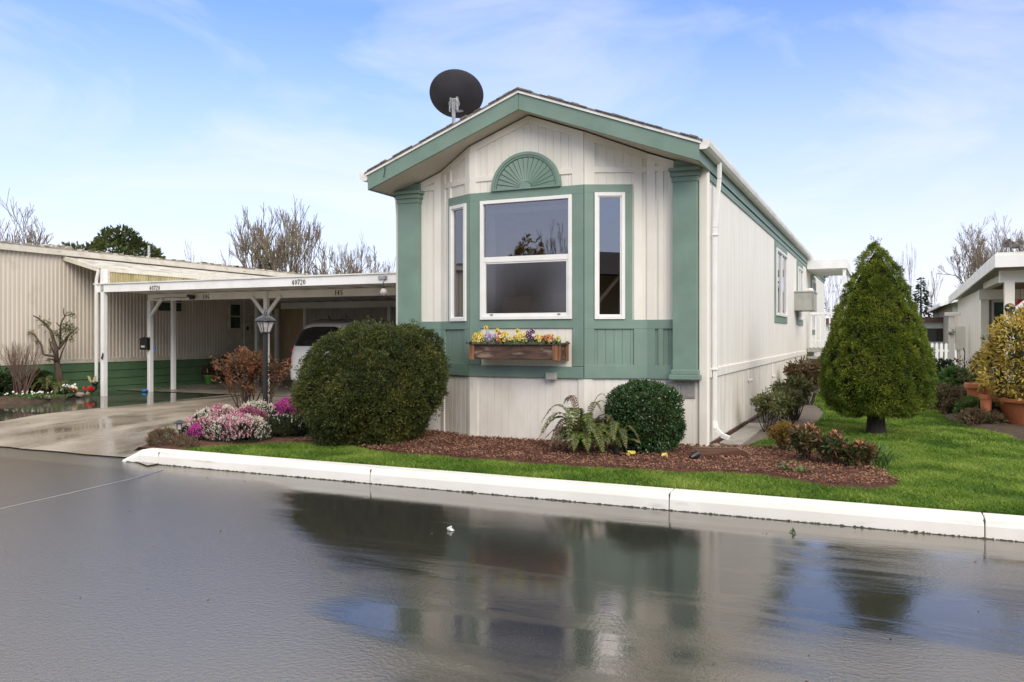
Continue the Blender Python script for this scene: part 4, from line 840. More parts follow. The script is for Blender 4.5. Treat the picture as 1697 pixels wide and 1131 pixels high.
SC=M(); SC.tube([(-12.64,4.30,2.25),(-12.52,4.25,2.235)],.035,10); SC.lathe([(.06,-.05),(.07,0),(.06,.045),(.02,.05)],(-12.46,4.24,2.21),12); SC.bar((-12.5,4.37,2.22),(-12.5,4.28,2.22),.03)
tag(SC.build('security_camera','black'),'black security camera on the carport beam beside number 146','camera')
BL=thing('bare_bulb_lamp','clear globe bulb hanging from the right end of the carport fascia','lamp',(-6.39,2.88,2.1))
m=M(); m.lathe([(.001,2.055),(.04,2.065),(.065,2.10),(.068,2.13),(.045,2.175),(.028,2.19)],(-6.39,2.88,0),16); m.build('globe','frost',BL,smooth=True)
m=M(); m.tube([(-6.39,2.88,2.19),(-6.40,2.88,2.30),(-6.35,2.9,2.40),(-6.47,2.92,2.42)],.007,5); m.lathe([(.026,2.18),(.026,2.22)],(-6.39,2.88,0),10); m.build('socket_cord','black',BL)
m=M(); m.box(-6.52,-6.34,2.90,2.928,2.36,2.43); m.build('mounting_plate','galv',BL)
SH=thing('storage_shed','tan and grey boarded storage shed across the back of the carport','shed',(-10,9.6,0))
Wb=((-15.1,9.6),(1,0),(0,-1)); m=M(); m.siding(Wb,1.6,10.7,0,2.42,pitch=.15,gw=.015,gd=.012); m.box(-13.5,-4.4,9.62,12,0,2.42); m.build('grey_siding','shedgrey',SH)
m=M(); m.siding(Wb,0,1.6,0,2.42,pitch=.4,gw=.01,gd=.008); m.build('tan_siding','tan',SH)
m=M(); m.pan(Wb,.05,.12,0,2.3,0,.03); m.pan(Wb,1.5,1.6,0,2.3,0,.03); m.pan(Wb,5.4,5.55,0,2.3,0,.02); m.build('trim','white_paint',SH)
# objects under the carport
MB=thing('mailbox','black wall mailbox with a pale flag label on the leftmost braced carport post','mailbox',(-13.95,4.26,1.0))
m=M(); m.box(-14.07,-13.84,4.20,4.305,1.0,1.27); m.add([(-14.075,4.19,1.26),(-13.835,4.19,1.26),(-13.835,4.305,1.30),(-14.075,4.305,1.30),(-14.075,4.19,1.24),(-13.835,4.19,1.24)],[(0,1,2,3),(4,5,1,0)]); m.build('box','black',MB,bevel=.008)
m=M(); m.box(-14.02,-13.90,4.196,4.20,1.06,1.10); m.build('nameplate','interior_white',MB)
m=M(); m.box(-13.86,-13.83,4.42,4.47,.98,1.07); tag(m.build('blue_box','blue',bevel=.01),'small blue box fixed behind the post that carries the mailbox','box')
m=M(); m.lathe([(.03,.02),(.075,.03),(.07,.06),(.03,.075)],(-13.93,4.22,0),12); m.bar((-13.93,4.22,.05),(-13.8,4.2,.06),.03,.02); tag(m.build('blue_scoop','blue',smooth=True),'blue plastic scoop lying at the foot of the mailbox post','scoop')
GP=thing('plant_pot','lime green plastic pot with a rusty shrublet by the corrugated wall','plant pot',(-14.7,7.0,0))
m=M(); m.lathe([(.09,.02),(.125,.24),(.14,.24),(.14,.27),(.12,.27),(.11,.22)],(-14.7,7.0,0),20); m.build('pot','greenpot',GP,smooth=True)
C,Nn=prof_sample([(.25,.05),(.32,.14),(.42,.12),(.5,.04)],60,(-14.7,7,0)); V,F,rn=clumps(C,Nn,.04,8,.06,.03); npmesh('foliage',V,F,'nandina',GP,rn)
m=M(); m.tube([(-14.72,6.98,.27),(-14.73,6.97,.48)],.012,5); m.build('label_stake','interior_white',GP)
for x,y,h,mt,lab in ((-14.45,7.5,.75,'nandina','dark red leafy shrub in shade between the green pot and the orange brown shrub'),(-14.2,7.6,.38,'purpleleaf','low dark plant beside the shaded red shrub under the carport')):
    t=thing('potted_shrub',lab,'shrub',(x,y,0)); m=M(); m.lathe([(.11,.02),(.15,.2),(.13,.2)],(x,y,0),16); m.build('pot','terra',t)
    C,Nn=prof_sample([(.2,.08),(h*.6,.2),(h,.06)],110,(x,y,0),amp=.04); V,F,rn=clumps(C,Nn,.06,10,.08,.045); npmesh('foliage',V,F,mt,t,rn)
m=M(); m.tube([(-13.69,2.92,.95),(-13.69,2.90,.88)],.004,4); m.add([(-13.70,2.9,.97),(-13.66,2.9,.93),(-13.70,2.9,.80),(-13.75,2.9,.84),(-13.69,2.87,.88)],[(0,1,4),(1,2,4),(2,3,4),(3,0,4),(3,2,1,0)]); tag(m.build('bird_ornament','petalp'),'small dark bird ornament fixed to the awning post','ornament')

# ---------------------------------------------------------------- minivan
VN=thing('parked_suv','white SUV with tinted rear window parked nose-in under the carport','car',(-9.45,7.1,0))
VX,VY=-9.63,5.0
LV=[(.24,.84,.10,4.2),(.34,.88,.03,4.28),(.55,.905,.0,4.32),(.8,.91,.02,4.28),(.98,.895,.06,3.75),(1.06,.87,.09,3.25),(1.15,.85,.14,3.1),(1.3,.80,.21,2.9),(1.45,.745,.29,2.65),(1.56,.69,.39,2.42),(1.61,.62,.50,2.2),(1.635,.50,.66,2.0),(1.645,.3,.95,1.7)]
def vs_at(z):
    zs=[l[0] for l in LV]; return [float(np.interp(z,zs,[l[i] for l in LV])) for i in (1,2,3)]
def vpt(z,a,off=0.,ex=6.):
    w,r,f=vs_at(z); c,s_=math.cos(a),math.sin(a); k=2/ex
    x=(w+off)*math.copysign(abs(c)**k,c); hl=(f-r)/2+off; y=(r+f)/2+hl*math.copysign(abs(s_)**k,s_)
    return (VX+x,VY+y,z)
m=M(); n=64; lv=[]
zz=sorted(set([l[0] for l in LV]+list(np.linspace(.24,1.645,26))))
vs=[vpt(z,2*PI*j/n) for z in zz for j in range(n)]; k=len(zz)
m.add(vs,[(i*n+j,i*n+(j+1)%n,(i+1)*n+(j+1)%n,(i+1)*n+j) for i in range(k-1) for j in range(n)]+[tuple((k-1)*n+j for j in range(n)),tuple(range(n-1,-1,-1))])
body=m.build('body','car',VN,smooth=True)
def yofrear(x,z,off):
    w,r,f=vs_at(z); q=min(.995,abs(x)/w); s_=(1-q**6.)**(1/6.); return VY+(r+f)/2-((f-r)/2)*s_-off
def rearpatch(name,mat,fx,z0,z1,off=.006,nx=20,nz=14,par=None):
    """panel following the tailgate; fx(z) gives its half width"""
    m=M(); vs=[]
    for i in range(nz+1):
        z=z0+(z1-z0)*i/nz; a,b=fx((i/nz))
        for jj in range(nx+1):
            x=a+(b-a)*jj/nx; vs.append((VX+x,yofrear(x,z,off),z))
    m.add(vs,[(i*(nx+1)+jj,i*(nx+1)+jj+1,(i+1)*(nx+1)+jj+1,(i+1)*(nx+1)+jj) for i in range(nz) for jj in range(nx)])
    return m.build(name,mat,par or VN,smooth=True)
def rw(t):
    w=.69-.10*t
    if t<.12: w-=.06*(1-(t/.12))**2
    if t>.72: w-=.30*((t-.72)/.28)**2.2
    return (-w,w)
rearpatch('rear_window','carglass',rw,1.10,1.54)
for s_ in (-1,1):
    for z,q in ((.99,.078),(.80,.07)):
        x=s_*.80; 
        m=M(); m.lathe([(.001,.055),(q*.5,.05),(q*.85,.03),(q,0),(q,-.06)],(VX+x,yofrear(x,z,-.005),z),18,mat=Matrix.Rotation(R(s_*35),3,'Z')@Matrix.Rotation(R(90),3,'X')); m.build('tail_light','red',VN,smooth=True)
rearpatch('licence_plate','interior_white',lambda t:(-.16,.16),.82,.95,.012,4,3)
rearpatch('bumper','car',lambda t:(-.88+.05*t,.88-.05*t),.34,.58,.05)
m=M(); m.tube([(VX-.05,yofrear(0,1.10,.02),1.10),(VX+.05,yofrear(.05,1.13,.03),1.14),(VX+.42,yofrear(.42,1.16,.02),1.17)],.012,5); m.build('rear_wiper','black',VN)
m=M(); m.tube([(VX+x,yofrear(x,1.02,.035),1.0) for x in (-.12,0,.12)],.02,6); m.build('door_handle','black',VN)
for s_ in (-1,1):
    m=M(); m.tube([(VX+s_*.56,VY+.55,1.62),(VX+s_*.57,VY+.75,1.70),(VX+s_*.57,VY+2.0,1.70),(VX+s_*.56,VY+2.2,1.62)],.016,6); m.build('roof_rail','galv',VN)
m=M(); m.bar((VX-.57,VY+.95,1.71),(VX+.57,VY+.95,1.71),.04,.02); m.tube([(VX+.1,VY+.9,1.71),(VX+.16,VY+.9,1.80),(VX+.22,VY+.9,1.81),(VX+.25,VY+.9,1.74)],.008,5); m.bar((VX-.25,VY+.95,1.70),(VX-.28,VY+.9,1.79),.02,.02); m.build('roof_bar','black',VN)
for sgn in (-1,1):
    m=M()
    for (ya,yb) in ((.55,1.35),(1.42,2.2),(2.27,2.75)):
        P=[]
        for z in (1.08,1.25,1.42,1.5):
            for y in (ya+(z-1.08)*(.35 if ya<1 else 0),yb-(z-1.08)*(.7 if yb>2.5 else 0)):
                w=vs_at(z)[0]; P.append((VX+sgn*(w+.004),VY+y,z))
        m.add(P,[(2*i,2*i+1,2*i+3,2*i+2) for i in range(3)])
    m.build('side_window','carglass',VN)
for y in (.85,3.45):
    for sgn in (-1,1):
        m=M(); m.lathe([(.001,-.11),(.22,-.11),(.32,-.1),(.335,-.06),(.335,.06),(.32,.1),(.22,.11),(.001,.11)],(VX+sgn*.80,VY+y,.335),28,mat=Matrix.Rotation(R(90),3,'Y')); w_=m.build('wheel','tyre',VN,smooth=False)
        m=M(); m.lathe([(.001,.0),(.06,.02),(.2,.0),(.215,-.01)],(VX+sgn*.915,VY+y,.335),20,mat=Matrix.Rotation(R(90*sgn),3,'Y')); m.build('rim','galv',w_)

# ---------------------------------------------------------------- lamps
LP=thing('lamp_post','black garden lamp post with a four sided lantern behind the heather','lamp post',(-6.6,0,0))
m=M(); m.lathe([(.07,-.02),(.07,.03),(.045,.06),(.038,.12),(.038,1.36),(.055,1.37),(.055,1.39),(.04,1.41)],(-6.6,0,0),14); m.build('post','black',LP,smooth=False)
m=M(); m.lathe([(.07,1.365),(.075,1.375),(.06,1.39),(.001,1.39)],(-6.6,0,0),14); m.build('lantern_base','lampgrey',LP)
fr_=[];r0,r1,za,zb=.068,.135,1.385,1.545
g_=M()
for i in range(4):
    a=PI/4+i*PI/2+R(-20);b=a+PI/2
    c=lambda r,an,z:(-6.6+r*math.cos(an),r*math.sin(an),z)
    g_.add([c(r0,a,za),c(r0,b,za),c(r1,b,zb),c(r1,a,zb)],[(0,1,2,3)])
    fr_.append((c(r0+.004,a,za),c(r1+.004,a,zb),c(r1+.004,b,zb),c(r0+.004,b,za)))
g_.build('glass','frost',LP)
m=M()
for p,q,r_,s_ in fr_: m.bar(p,q,.012); m.bar(q,r_,.014); m.bar(p,s_,.012)
for p,q,r_,s_ in fr_:
    pm=(Vector(p)+Vector(s_))/2;qm=(Vector(q)+Vector(r_))/2; m.bar(pm,qm,.006)
m.build('lantern_frame','lampgrey',LP)
m=M(); rt=Matrix.Rotation(R(-20)+PI/4,3,'Z')
m.lathe([(.145,1.545),(.157,1.552),(.153,1.56),(.138,1.585),(.10,1.615),(.06,1.635),(.035,1.642),(.035,1.66),(.02,1.67),(.028,1.685),(.012,1.70),(.006,1.735),(.001,1.74)],(-6.6,0,0),24); m.build('lantern_roof','lampgrey',LP,smooth=True)
SL_=thing('solar_path_light','small dark solar path light beside the driveway and heather','garden light',(-6.06,-2.16,0))
m=M(); m.lathe([(.006,-.03),(.008,.15),(.02,.155),(.02,.17)],(-6.06,-2.16,0),8); m.build('stake','black',SL_)
m=M(); m.lathe([(.026,.17),(.030,.175),(.034,.245),(.03,.25)],(-6.06,-2.16,0),14); m.build('lens','frost',SL_)
m=M(); 
for i in range(4): a=i*PI/2; m.bar((-6.06+.035*math.cos(a),-2.16+.035*math.sin(a),.17),(-6.06+.04*math.cos(a),-2.16+.04*math.sin(a),.25),.006)
m.lathe([(.078,.25),(.08,.256),(.07,.262),(.03,.285),(.012,.29)],(-6.06,-2.16,0),20); m.build('cap','lampgrey',SL_)
# ---------------------------------------------------------------- shrubs and plants
def bush(name,lab,cat_,c,prof,mat,ncl,r,per,ln,wd,amp=.05,freq=2.5,seed=0.,ax=1.,ay=1.,ck=.86,up=.15,out=.8,spread=.9,stem=None,group=None,coremat='core',jit=0.,corem=True,dm=0.,df=8.):
    t=thing(name,lab,cat_,(c[0],c[1],0),group)
    C,Nn=prof_sample(prof,ncl,c,amp,freq,seed,ax,ay,jit,dm,df)
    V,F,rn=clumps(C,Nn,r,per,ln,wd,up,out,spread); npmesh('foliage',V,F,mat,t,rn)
    if corem: core(prof,c,ck,'branches',coremat,t,amp,freq,seed,ax,ay)
    if stem:
        m=M(); rs=random.Random(int(seed*10)+1); 
        for i in range(stem[0]):
            a=rs.uniform(0,2*PI); q=rs.uniform(0,stem[1]); m.tube([(c[0]+q*.5*math.cos(a),c[1]+q*.5*math.sin(a),-.03),(c[0]+q*math.cos(a),c[1]+q*math.sin(a),stem[2]*.5),(c[0]+q*2.*math.cos(a),c[1]+q*2.*math.sin(a),stem[2])],[stem[3],stem[3]*.8,stem[3]*.5],6)
        m.build('stem','darkbark',t)
    return t
# big yew: uneven clipped ball
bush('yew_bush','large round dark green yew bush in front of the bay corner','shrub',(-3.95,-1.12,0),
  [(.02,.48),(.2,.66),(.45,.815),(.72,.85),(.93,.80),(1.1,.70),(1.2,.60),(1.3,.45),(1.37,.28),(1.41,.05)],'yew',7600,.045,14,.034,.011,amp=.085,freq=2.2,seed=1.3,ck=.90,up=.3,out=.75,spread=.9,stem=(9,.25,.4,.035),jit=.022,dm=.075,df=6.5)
# stray shoots on top of the yew
t=[o for o in COL.objects if o.name=='yew_bush'][0]
C,Nn=prof_sample([(.3,.76),(.6,.86),(1.0,.82),(1.2,.66),(1.36,.42),(1.45,.1)],480,(-3.95,-1.12,0),.05,3.2,1.3)
gs=[]
for i in range(7):
    P=C+Nn*(.015+i*.012); D=unit(Nn*.5+RNG.normal(size=C.shape)*.5+[0,0,.6]); gs.append(leafgeo(P+RNG.normal(size=C.shape)*.006,D,.035,.010))
V,F=cat(gs); npmesh('shoots',V,F,'yew',t)
C,Nn=prof_sample([(.15,.6),(.5,.8),(.9,.78),(1.2,.62)],60,(-3.95,-1.12,0),.05,3.2,1.3); V,F,rn=clumps(C+Nn*.05,Nn,.05,9,.03,.008); npmesh('browned_twigs',V,F,'fernbrown',t,rn)
for o in COL.objects:      # the clipped ball leans over to its right
    if o.parent is t:
        for v in o.data.vertices: k_=.15*(v.co.z-.6); v.co.x+=k_*.91; v.co.y+=k_*.41
bush('boxwood_bush','glossy clipped boxwood ball to the right of the fern','shrub',(-.60,-.56,0),
  [(.05,.26),(.12,.36),(.28,.40),(.5,.405),(.64,.37),(.72,.28),(.765,.14),(.775,.02)],'box',1700,.03,9,.032,.017,amp=.018,freq=5,seed=2.1,ck=.93,out=.5,spread=1.,stem=(5,.06,.15,.018),jit=.012)
# dwarf spruce
SP=bush('cone_spruce','dense conical dwarf spruce on a short trunk standing in the right lawn','conifer tree',(1.79,2.42,0),
  [(.31,.2),(.31,.42),(.37,.55),(.52,.65),(.70,.68),(.98,.655),(1.3,.56),(1.55,.485),(1.79,.41),(2.05,.30),(2.27,.20),(2.42,.125),(2.52,.06),(2.57,.02)],'spruce',4300,.05,28,.032,.009,amp=.02,freq=2.,seed=3.7,ck=.90,up=.3,out=.8,spread=.8,jit=.006,dm=.065,df=6.8)
m=M(); m.tube([(1.79,2.42,-.04),(1.79,2.42,.03),(1.79,2.42,.14),(1.79,2.42,.45)],[.155,.13,.115,.10],12); m.build('trunk','darkbark',SP)
gs=[]
for dx,h in ((-.06,.14),(-.03,.10),(0.02,.10),(.05,.08),(.0,.06)):
    k=22; z=np.linspace(2.50,2.56+h,k); P=np.column_stack([1.79+dx*np.linspace(.3,1.3,k),np.full(k,2.42),z]); gs.append(leafgeo(P,unit(RNG.normal(size=(k,3))*.6+[0,0,.8]),.028,.010))
V,F=cat(gs); npmesh('leader_shoots',V,F,'redtip',SP)
# heathers
HG='winter heathers by the driveway'
def heather(lab,x,y,rx,ry,h,mat,nsp,bare=.35,mat2=None):
    t=thing('heather',lab,'heather',(x,y,0),HG)
    h*=.86
    prof=[(.0,.62),(h*.3,.98),(h*.6,.9),(h*.85,.6),(h,.1)]
    C,Nn=prof_sample(prof,int(2600*rx*ry/.15*(.5+h)),(x,y,0),.03,4,x*3,rx,ry); V,F,rn=clumps(C,Nn,.03,6,.04,.010,up=.5); npmesh('foliage',V,F,'heathleaf',t,rn)
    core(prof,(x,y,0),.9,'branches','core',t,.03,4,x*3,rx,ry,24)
    P,Nn=prof_sample([(h*bare,.98),(h*.6,.9),(h*.85,.6),(h,.1)],int(nsp*2.3),(x,y,0),.05,4,x*3,rx,ry,.012)
    D=unit(Nn*.6+RNG.normal(size=P.shape)*.3+[0,0,.9]); P=P+Nn*.012; gs=[]
    for i in range(6):
        gs.append(leafgeo(P+D*(.006+i*.0085)+RNG.normal(size=P.shape)*.003,unit(D+RNG.normal(size=P.shape)*.8),.017,.011))
    V,F=cat(gs); npmesh('flower_spikes',V,F,mat,t)
    if mat2:
        nz=np.array([mnoise.noise(Vector((p[0]*6,p[1]*6,p[2]*3))) for p in P]); Q=P[nz>.02]; Dq=D[nz>.02]; gs=[leafgeo(Q+Dq*(.012+i*.009)+RNG.normal(size=Q.shape)*.006,unit(Dq+RNG.normal(size=Q.shape)*.8),.017,.012) for i in range(6)]; V,F=cat(gs); npmesh('pink_spikes',V,F,mat2,t)
heather('mixed pink and white heather at the back on the driveway side',-6.22,-1.28,.36,.36,.37,'heathwhite',620,.3,'heathpink')
heather('large cream white heather mound in front of the pink one',-5.58,-1.72,.46,.34,.29,'heathwhite',640,.15,'heathpink')
heather('white heather at the left tip of the flower mound beside the path light',-5.98,-1.86,.27,.22,.26,'heathwhite',230,.2,'heathpink')
heather('tall white heather between the pink and the magenta ones',-6.06,-.78,.26,.30,.41,'heathwhite',360)
heather('faded rose heather in the middle of the white mounds',-5.80,-1.28,.30,.28,.35,'heathpink',330,.4)
heather('bright magenta heather beside the big yew bush',-5.83,-.42,.29,.32,.41,'heathmag',760,.4)
heather('tiny magenta heather at the front left corner of the mound',-5.84,-2.14,.085,.08,.17,'heathmag',110,.2)
heather('dark heather with few flowers between the magenta one and the yew',-5.25,-1.12,.36,.34,.27,'heathwhite',26,.3)
bush('dry_heather','brown dried out heather at the driveway corner by the kerb','heather',(-6.11,-2.40,0),[(0,.10),(.04,.13),(.09,.11),(.14,.04)],'heathdry',230,.04,9,.05,.008,amp=.04,freq=6,seed=5,ax=1.1,ay=.9,up=.6,corem=False)
bush('dry_heather','low brown heather trailing toward the grass edge','heather',(-5.72,-2.40,0),[(0,.12),(.03,.16),(.06,.1),(.08,.05)],'heathdry',150,.03,9,.04,.008,amp=.04,freq=6,seed=6,ax=1.2,ay=.5,up=.5,corem=False)
# stemmy shrubs
def stemmy(name,lab,c,h,w,nst,leafm,ln,wd,seed,lo=.35,barkm='bark',maxlev=3,tipn=8,r0=.016,cat_='shrub',group=None,extra=None,spread=.35,fill=0,up=.35,tipr=.05):
    t=thing(name,lab,cat_,(c[0],c[1],0),group); rs=random.Random(seed); m=M(); tips=[]
    for i in range(nst):
        a=rs.uniform(0,2*PI); q=rs.uniform(0,w*.10); tl=rs.uniform(0,.30)*w/h*1.6
        limb(m,(c[0]+q*math.cos(a),c[1]+q*math.sin(a),-.02),(math.cos(a)*tl,math.sin(a)*tl,1),h*.40,r0,0,maxlev,rs,(2,3),up,spread,.62,tips,5,0.,3,.66)
    zmax=max(p[0].z for p in tips); k=h/zmax
    m.v=[(c[0]+(p[0]-c[0])*(k if k<1 else 1),c[1]+(p[1]-c[1])*(k if k<1 else 1),p[2]*k) for p in m.v]
    m.build('stem',barkm,t)
    P=np.array([[c[0]+(p.x-c[0])*(k if k<1 else 1),c[1]+(p.y-c[1])*(k if k<1 else 1),p.z*k] for p,d in tips]); Dn=unit(np.array([list(d) for p,d in tips]))
    if tipn:
        V,F,rn=clumps(P-Dn*tipr*.5,Dn,tipr,tipn,ln,wd,up=.2,out=.5,spread=1.); npmesh('foliage',V,F,leafm,t,rn)
    if fill:
        vz=np.array(m.v); sel=vz[(vz[:,2]>h*lo)]; Q=sel[RNG.integers(0,len(sel),fill)]; D=unit(RNG.normal(size=Q.shape)+[0,0,.3]); V,F=leafgeo(Q,D,ln*(.6+.8*RNG.random(len(Q))),wd); npmesh('inner_leaves',V,F,leafm,t)
    return t,P
stemmy('nandina_shrub','bare stemmed shrub with orange brown leaves to the left of the lamp post',(-7.46,.50),1.15,.95,18,'nandina',.055,.026,21,maxlev=3,tipn=4,fill=1500,r0=.014,spread=.42,tipr=.05)
stemmy('leggy_shrub','thin reddish shrub rising behind the lamp post on its right',(-7.15,.70),1.0,.22,6,'nandina',.05,.024,22,maxlev=3,tipn=3,fill=350,r0=.011,spread=.38)
SG='shrubs along the right side wall'
stemmy('wall_shrub','small dull green shrub nearest the downspout along the side wall',(.42,1.95),.58,.5,14,'rhodo',.045,.02,31,maxlev=3,tipn=7,fill=900,r0=.009,group=SG,barkm='darkbark')
stemmy('wall_shrub','larger twiggy green shrub in the middle along the side wall',(.62,3.75),.68,.80,20,'rhodo',.06,.024,32,maxlev=3,tipn=8,fill=2200,r0=.011,group=SG,barkm='darkbark')
stemmy('wall_shrub','low spreading green shrub between the first and second wall shrubs',(.58,2.85),.52,.75,18,'rhodo',.055,.022,34,maxlev=3,tipn=8,fill=1800,r0=.009,group=SG,barkm='darkbark')
stemmy('wall_shrub','reddish brown leaved shrub farthest along the side wall by the steps',(.55,6.9),.86,.95,18,'redtip',.07,.03,33,maxlev=3,tipn=8,fill=1500,r0=.011,group=SG,barkm='darkbark')
stemmy('wall_shrub','brown shrub close behind the spruce near the steps',(.75,9.2),.8,.8,12,'redtip',.06,.03,35,maxlev=3,tipn=6,fill=600,r0=.011,group=SG,barkm='darkbark')
# corner bed
t,_=stemmy('spirea','low round golden orange spirea in the corner bed','shrub' and (.88,-.05),.37,.55,26,'spirea',.02,.011,41,maxlev=3,tipn=7,fill=2600,r0=.005,spread=.6,lo=.25,tipr=.03)
def pieris(lab,x,y,h,w,seed,nt):
    t,P=stemmy('pieris_shrub',lab,(x,y),h,w*1.2,20,'pieris',.055,.018,seed,maxlev=2,tipn=9,fill=1000,r0=.008,spread=.4,barkm='twig',lo=.2)
    Q=P[np.argsort(-P[:,2])[:nt]]; Nn=np.tile([0,-.2,1.],(len(Q),1)); V,F,rn=clumps(Q,Nn,.02,9,.055,.02,up=.2,out=.3,spread=1.); npmesh('new_growth',V,F,'pieristip',t,rn)
pieris('upright pieris with salmon pink new leaves beside the golden spirea',1.15,-.72,.38,.35,51,5)
pieris('broad pieris with reddish tips in the middle of the corner bed',1.42,-.80,.33,.4,52,5)
pieris('low pieris with peach coloured leaves at the right end of the corner bed',1.66,-.85,.25,.4,53,5)
def strap(name,lab,c,n,h,mat,w=.02,sp=.02,tilt=.6,cat_='plant'):
    t=thing(name,lab,cat_,(c[0],c[1],0)); P=np.tile([c[0],c[1],.0],(n,1))+RNG.normal(size=(n,3))*[sp,sp,0]; th=RNG.random(n)*2*PI
    D=np.column_stack([np.cos(th)*tilt,np.sin(th)*tilt,np.ones(n)]); D=unit(D); Ln=h*(.6+.6*RNG.random(n))[:,None]; Sd=unit(np.cross(D,[0,0,1.]))*w
    pts=[P,P+D*Ln*.5,P+D*Ln*.85+np.column_stack([np.cos(th),np.sin(th),np.zeros(n)])*Ln*.15,P+D*Ln*.95+np.column_stack([np.cos(th)*.45,np.sin(th)*.45,-np.ones(n)*.12])*Ln]
    ws=[.3,1.,.7,.05]; V=np.stack([q+s_*Sd*w_ for q,w_ in zip(pts,ws) for s_ in (-1,1)],1).reshape(-1,3)
    b=np.arange(n)[:,None,None]*8; F=(b+np.array([[0,1,3,2],[2,3,5,4],[4,5,7,6]])[None]).reshape(-1,4); npmesh('leaves',V,F,mat,t,np.repeat(RNG.random(n),3)); return t
strap('foxglove_rosette','pale green floppy leaf rosette at the front edge of the corner bed',(1.12,-1.48),14,.17,'green1',.02,.04,1.1)
strap('grassy_clump','fresh green grassy clump at the right end of the corner bed',(1.86,-.75),60,.28,'green1',.006,.05,.45)
strap('leaf_sprout','small leafy sprout in front of the upright pieris',(1.0,-1.05),10,.11,'rhodo',.018,.03,1.)
# fern
def fern(lab,c,nf,L,seed,mat='fern',tall=0):
    t=thing('fern',lab,'fern',(c[0],c[1],0)); rs=np.random.default_rng(seed)
    def fr(ang,L,rise,mat,name,drop=1.,pw=1.):
        k=26; s=np.linspace(.1,1,k); d=np.array([math.cos(ang),math.sin(ang),0]); side=np.array([-d[1],d[0],0])
        rad=L*(s*.85); z=rise*np.sin(np.minimum(s**.85*PI*.86*drop,PI))*L+.03
        Pt=np.array([c[0],c[1],0])+d*rad[:,None]*(1)+np.column_stack([np.zeros(k),np.zeros(k),z]); tan=unit(np.gradient(Pt,axis=0))
        wl=L*.20*pw*np.sin(np.clip(s*1.02,0,1)*PI)**.6*(1-.35*s)+.004
        gs=[]
        for sg in (-1,1):
            sd=unit(side*sg+tan*.35+np.array([0,0,-.12])+rs.normal(size=(k,3))*.08)
            up=unit(np.cross(tan,sd)*sg); b=tan*L*.024; mid=Pt+sd*wl[:,None]*.5
            V=np.stack([Pt-b,mid-b*.9+up*.004,Pt+sd*wl[:,None],mid+b*.9+up*.004],1)
            # quad: base-low, mid-low, tip, mid-high
            V=np.stack([Pt,mid-b,Pt+sd*wl[:,None]+tan*.004,mid+b],1).reshape(-1,3); gs.append((V,np.arange(k*4).reshape(k,4)))
        V,F=cat(gs); o=npmesh(name,V,F,mat,t)
        m=M(); m.tube([tuple(p) for p in Pt[::3]],.0035,4); m.build('rachis','twig',o)
    for i in range(nf):
        a=2*PI*i/nf+rs.normal()*.2; fr(a,L*rs.uniform(.62,1.08),rs.uniform(.45,.95),mat if rs.random()<.92 else 'fernbrown','frond',rs.uniform(.85,1.12))
    for i in range(tall):
        fr(rs.uniform(0,2*PI),L*.66,rs.uniform(1.5,1.75),('fernbrown' if i%2 else mat),'frond',.8,.7)
    return t
fern('large arching sword fern with brown edged fronds left of the boxwood ball',(-1.18,-1.05),56,.57,3,tall=5)
fern('small fern tucked between the sword fern and the boxwood ball',(-.80,-1.0),16,.40,4,tall=1)
def flower(name,lab,c,r,h,nf,pm,lm='green1',fr=.02,cat_='flower',group=None,nl=50,ll=.06,lw=.025):
    t=thing(name,lab,cat_,(c[0],c[1],0),group); z0=c[2] if len(c)>2 else 0
    P=np.column_stack([RNG.normal(size=nl)*r*.5+c[0],RNG.normal(size=nl)*r*.5+c[1],z0+RNG.random(nl)*h*.5]); D=unit(RNG.normal(size=(nl,3))*.7+[0,0,.7]); V,F=leafgeo(P,D,ll*(.6+.7*RNG.random(nl)),lw); npmesh('leaves',V,F,lm,t)
    if nf:
        gs=[petals((c[0]+RNG.uniform(-r,r),c[1]+RNG.uniform(-r,r),z0+h*(.6+.5*RNG.random())),(RNG.normal()*.4+.3,-1,.8),fr*(.7+.6*RNG.random()),5,1.1) for _ in range(nf)]; V,F=cat(gs); npmesh('petals',V,F,pm,t)
flower('primrose','small pale yellow primrose between the ferns and the boxwood',(-.62,-1.08),.05,.08,5,'petaly',nl=26)
flower('primrose','yellow primrose at the right foot of the boxwood ball',(-.28,-1.02),.06,.05,5,'petaly',nl=16)
for x,y,z,s_,lab in ((.10,-.02,.05,.055,'rounded tan stone under the downspout outlet'),(.03,-.10,.03,.035,'small grey stone beside the larger one at the house corner'),(-.62,-1.42,.03,.022,'small pebble lying in the red mulch')):
    m=M(); m.lathe([(.001,-.6),(.6,-.5),(1,-.05),(.85,.4),(.4,.65),(.001,.7)],(0,0,0),12); m.v=[(x+p[0]*s_*(1+.2*math.sin(3*p[1]*3)),y+p[1]*s_*.8,z+p[2]*s_*.75+.005*math.sin(9*p[0])) for p in m.v]
    tag(m.build('stone','stone',smooth=True),lab,'stone')
def spot(x,y,lab,a):
    t=thing('garden_spotlight',lab,'spotlight',(x,y,0)); m=M(); d=Vector((math.cos(a),math.sin(a),.35)).normalized()
    m.tube([Vector((x,y,.06)),Vector((x,y,.06))+d*.05,Vector((x,y,.06))+d*.10],[.022,.035,.042],12); m.build('head','black',t); m=M(); m.tube([(x,y,-.02),(x,y,.06)],.008,6); m.box(x-.06,x-.01,y-.04,y+.03,.03,.05); m.build('stake','black',t)
spot(.05,-1.15,'small black spotlight in the mulch near the brown splash block',.9); spot(-.72,-1.22,'black spotlight half hidden at the foot of the small fern',2.)
m=M(); d=Vector((.62,.28,0)).normalized(); n_=Vector((-d.y,d.x,0)); b0=Vector((.06,-.92,.05))
def q(u,v,z): p=b0+d*u+n_*v; return (p.x,p.y,z)
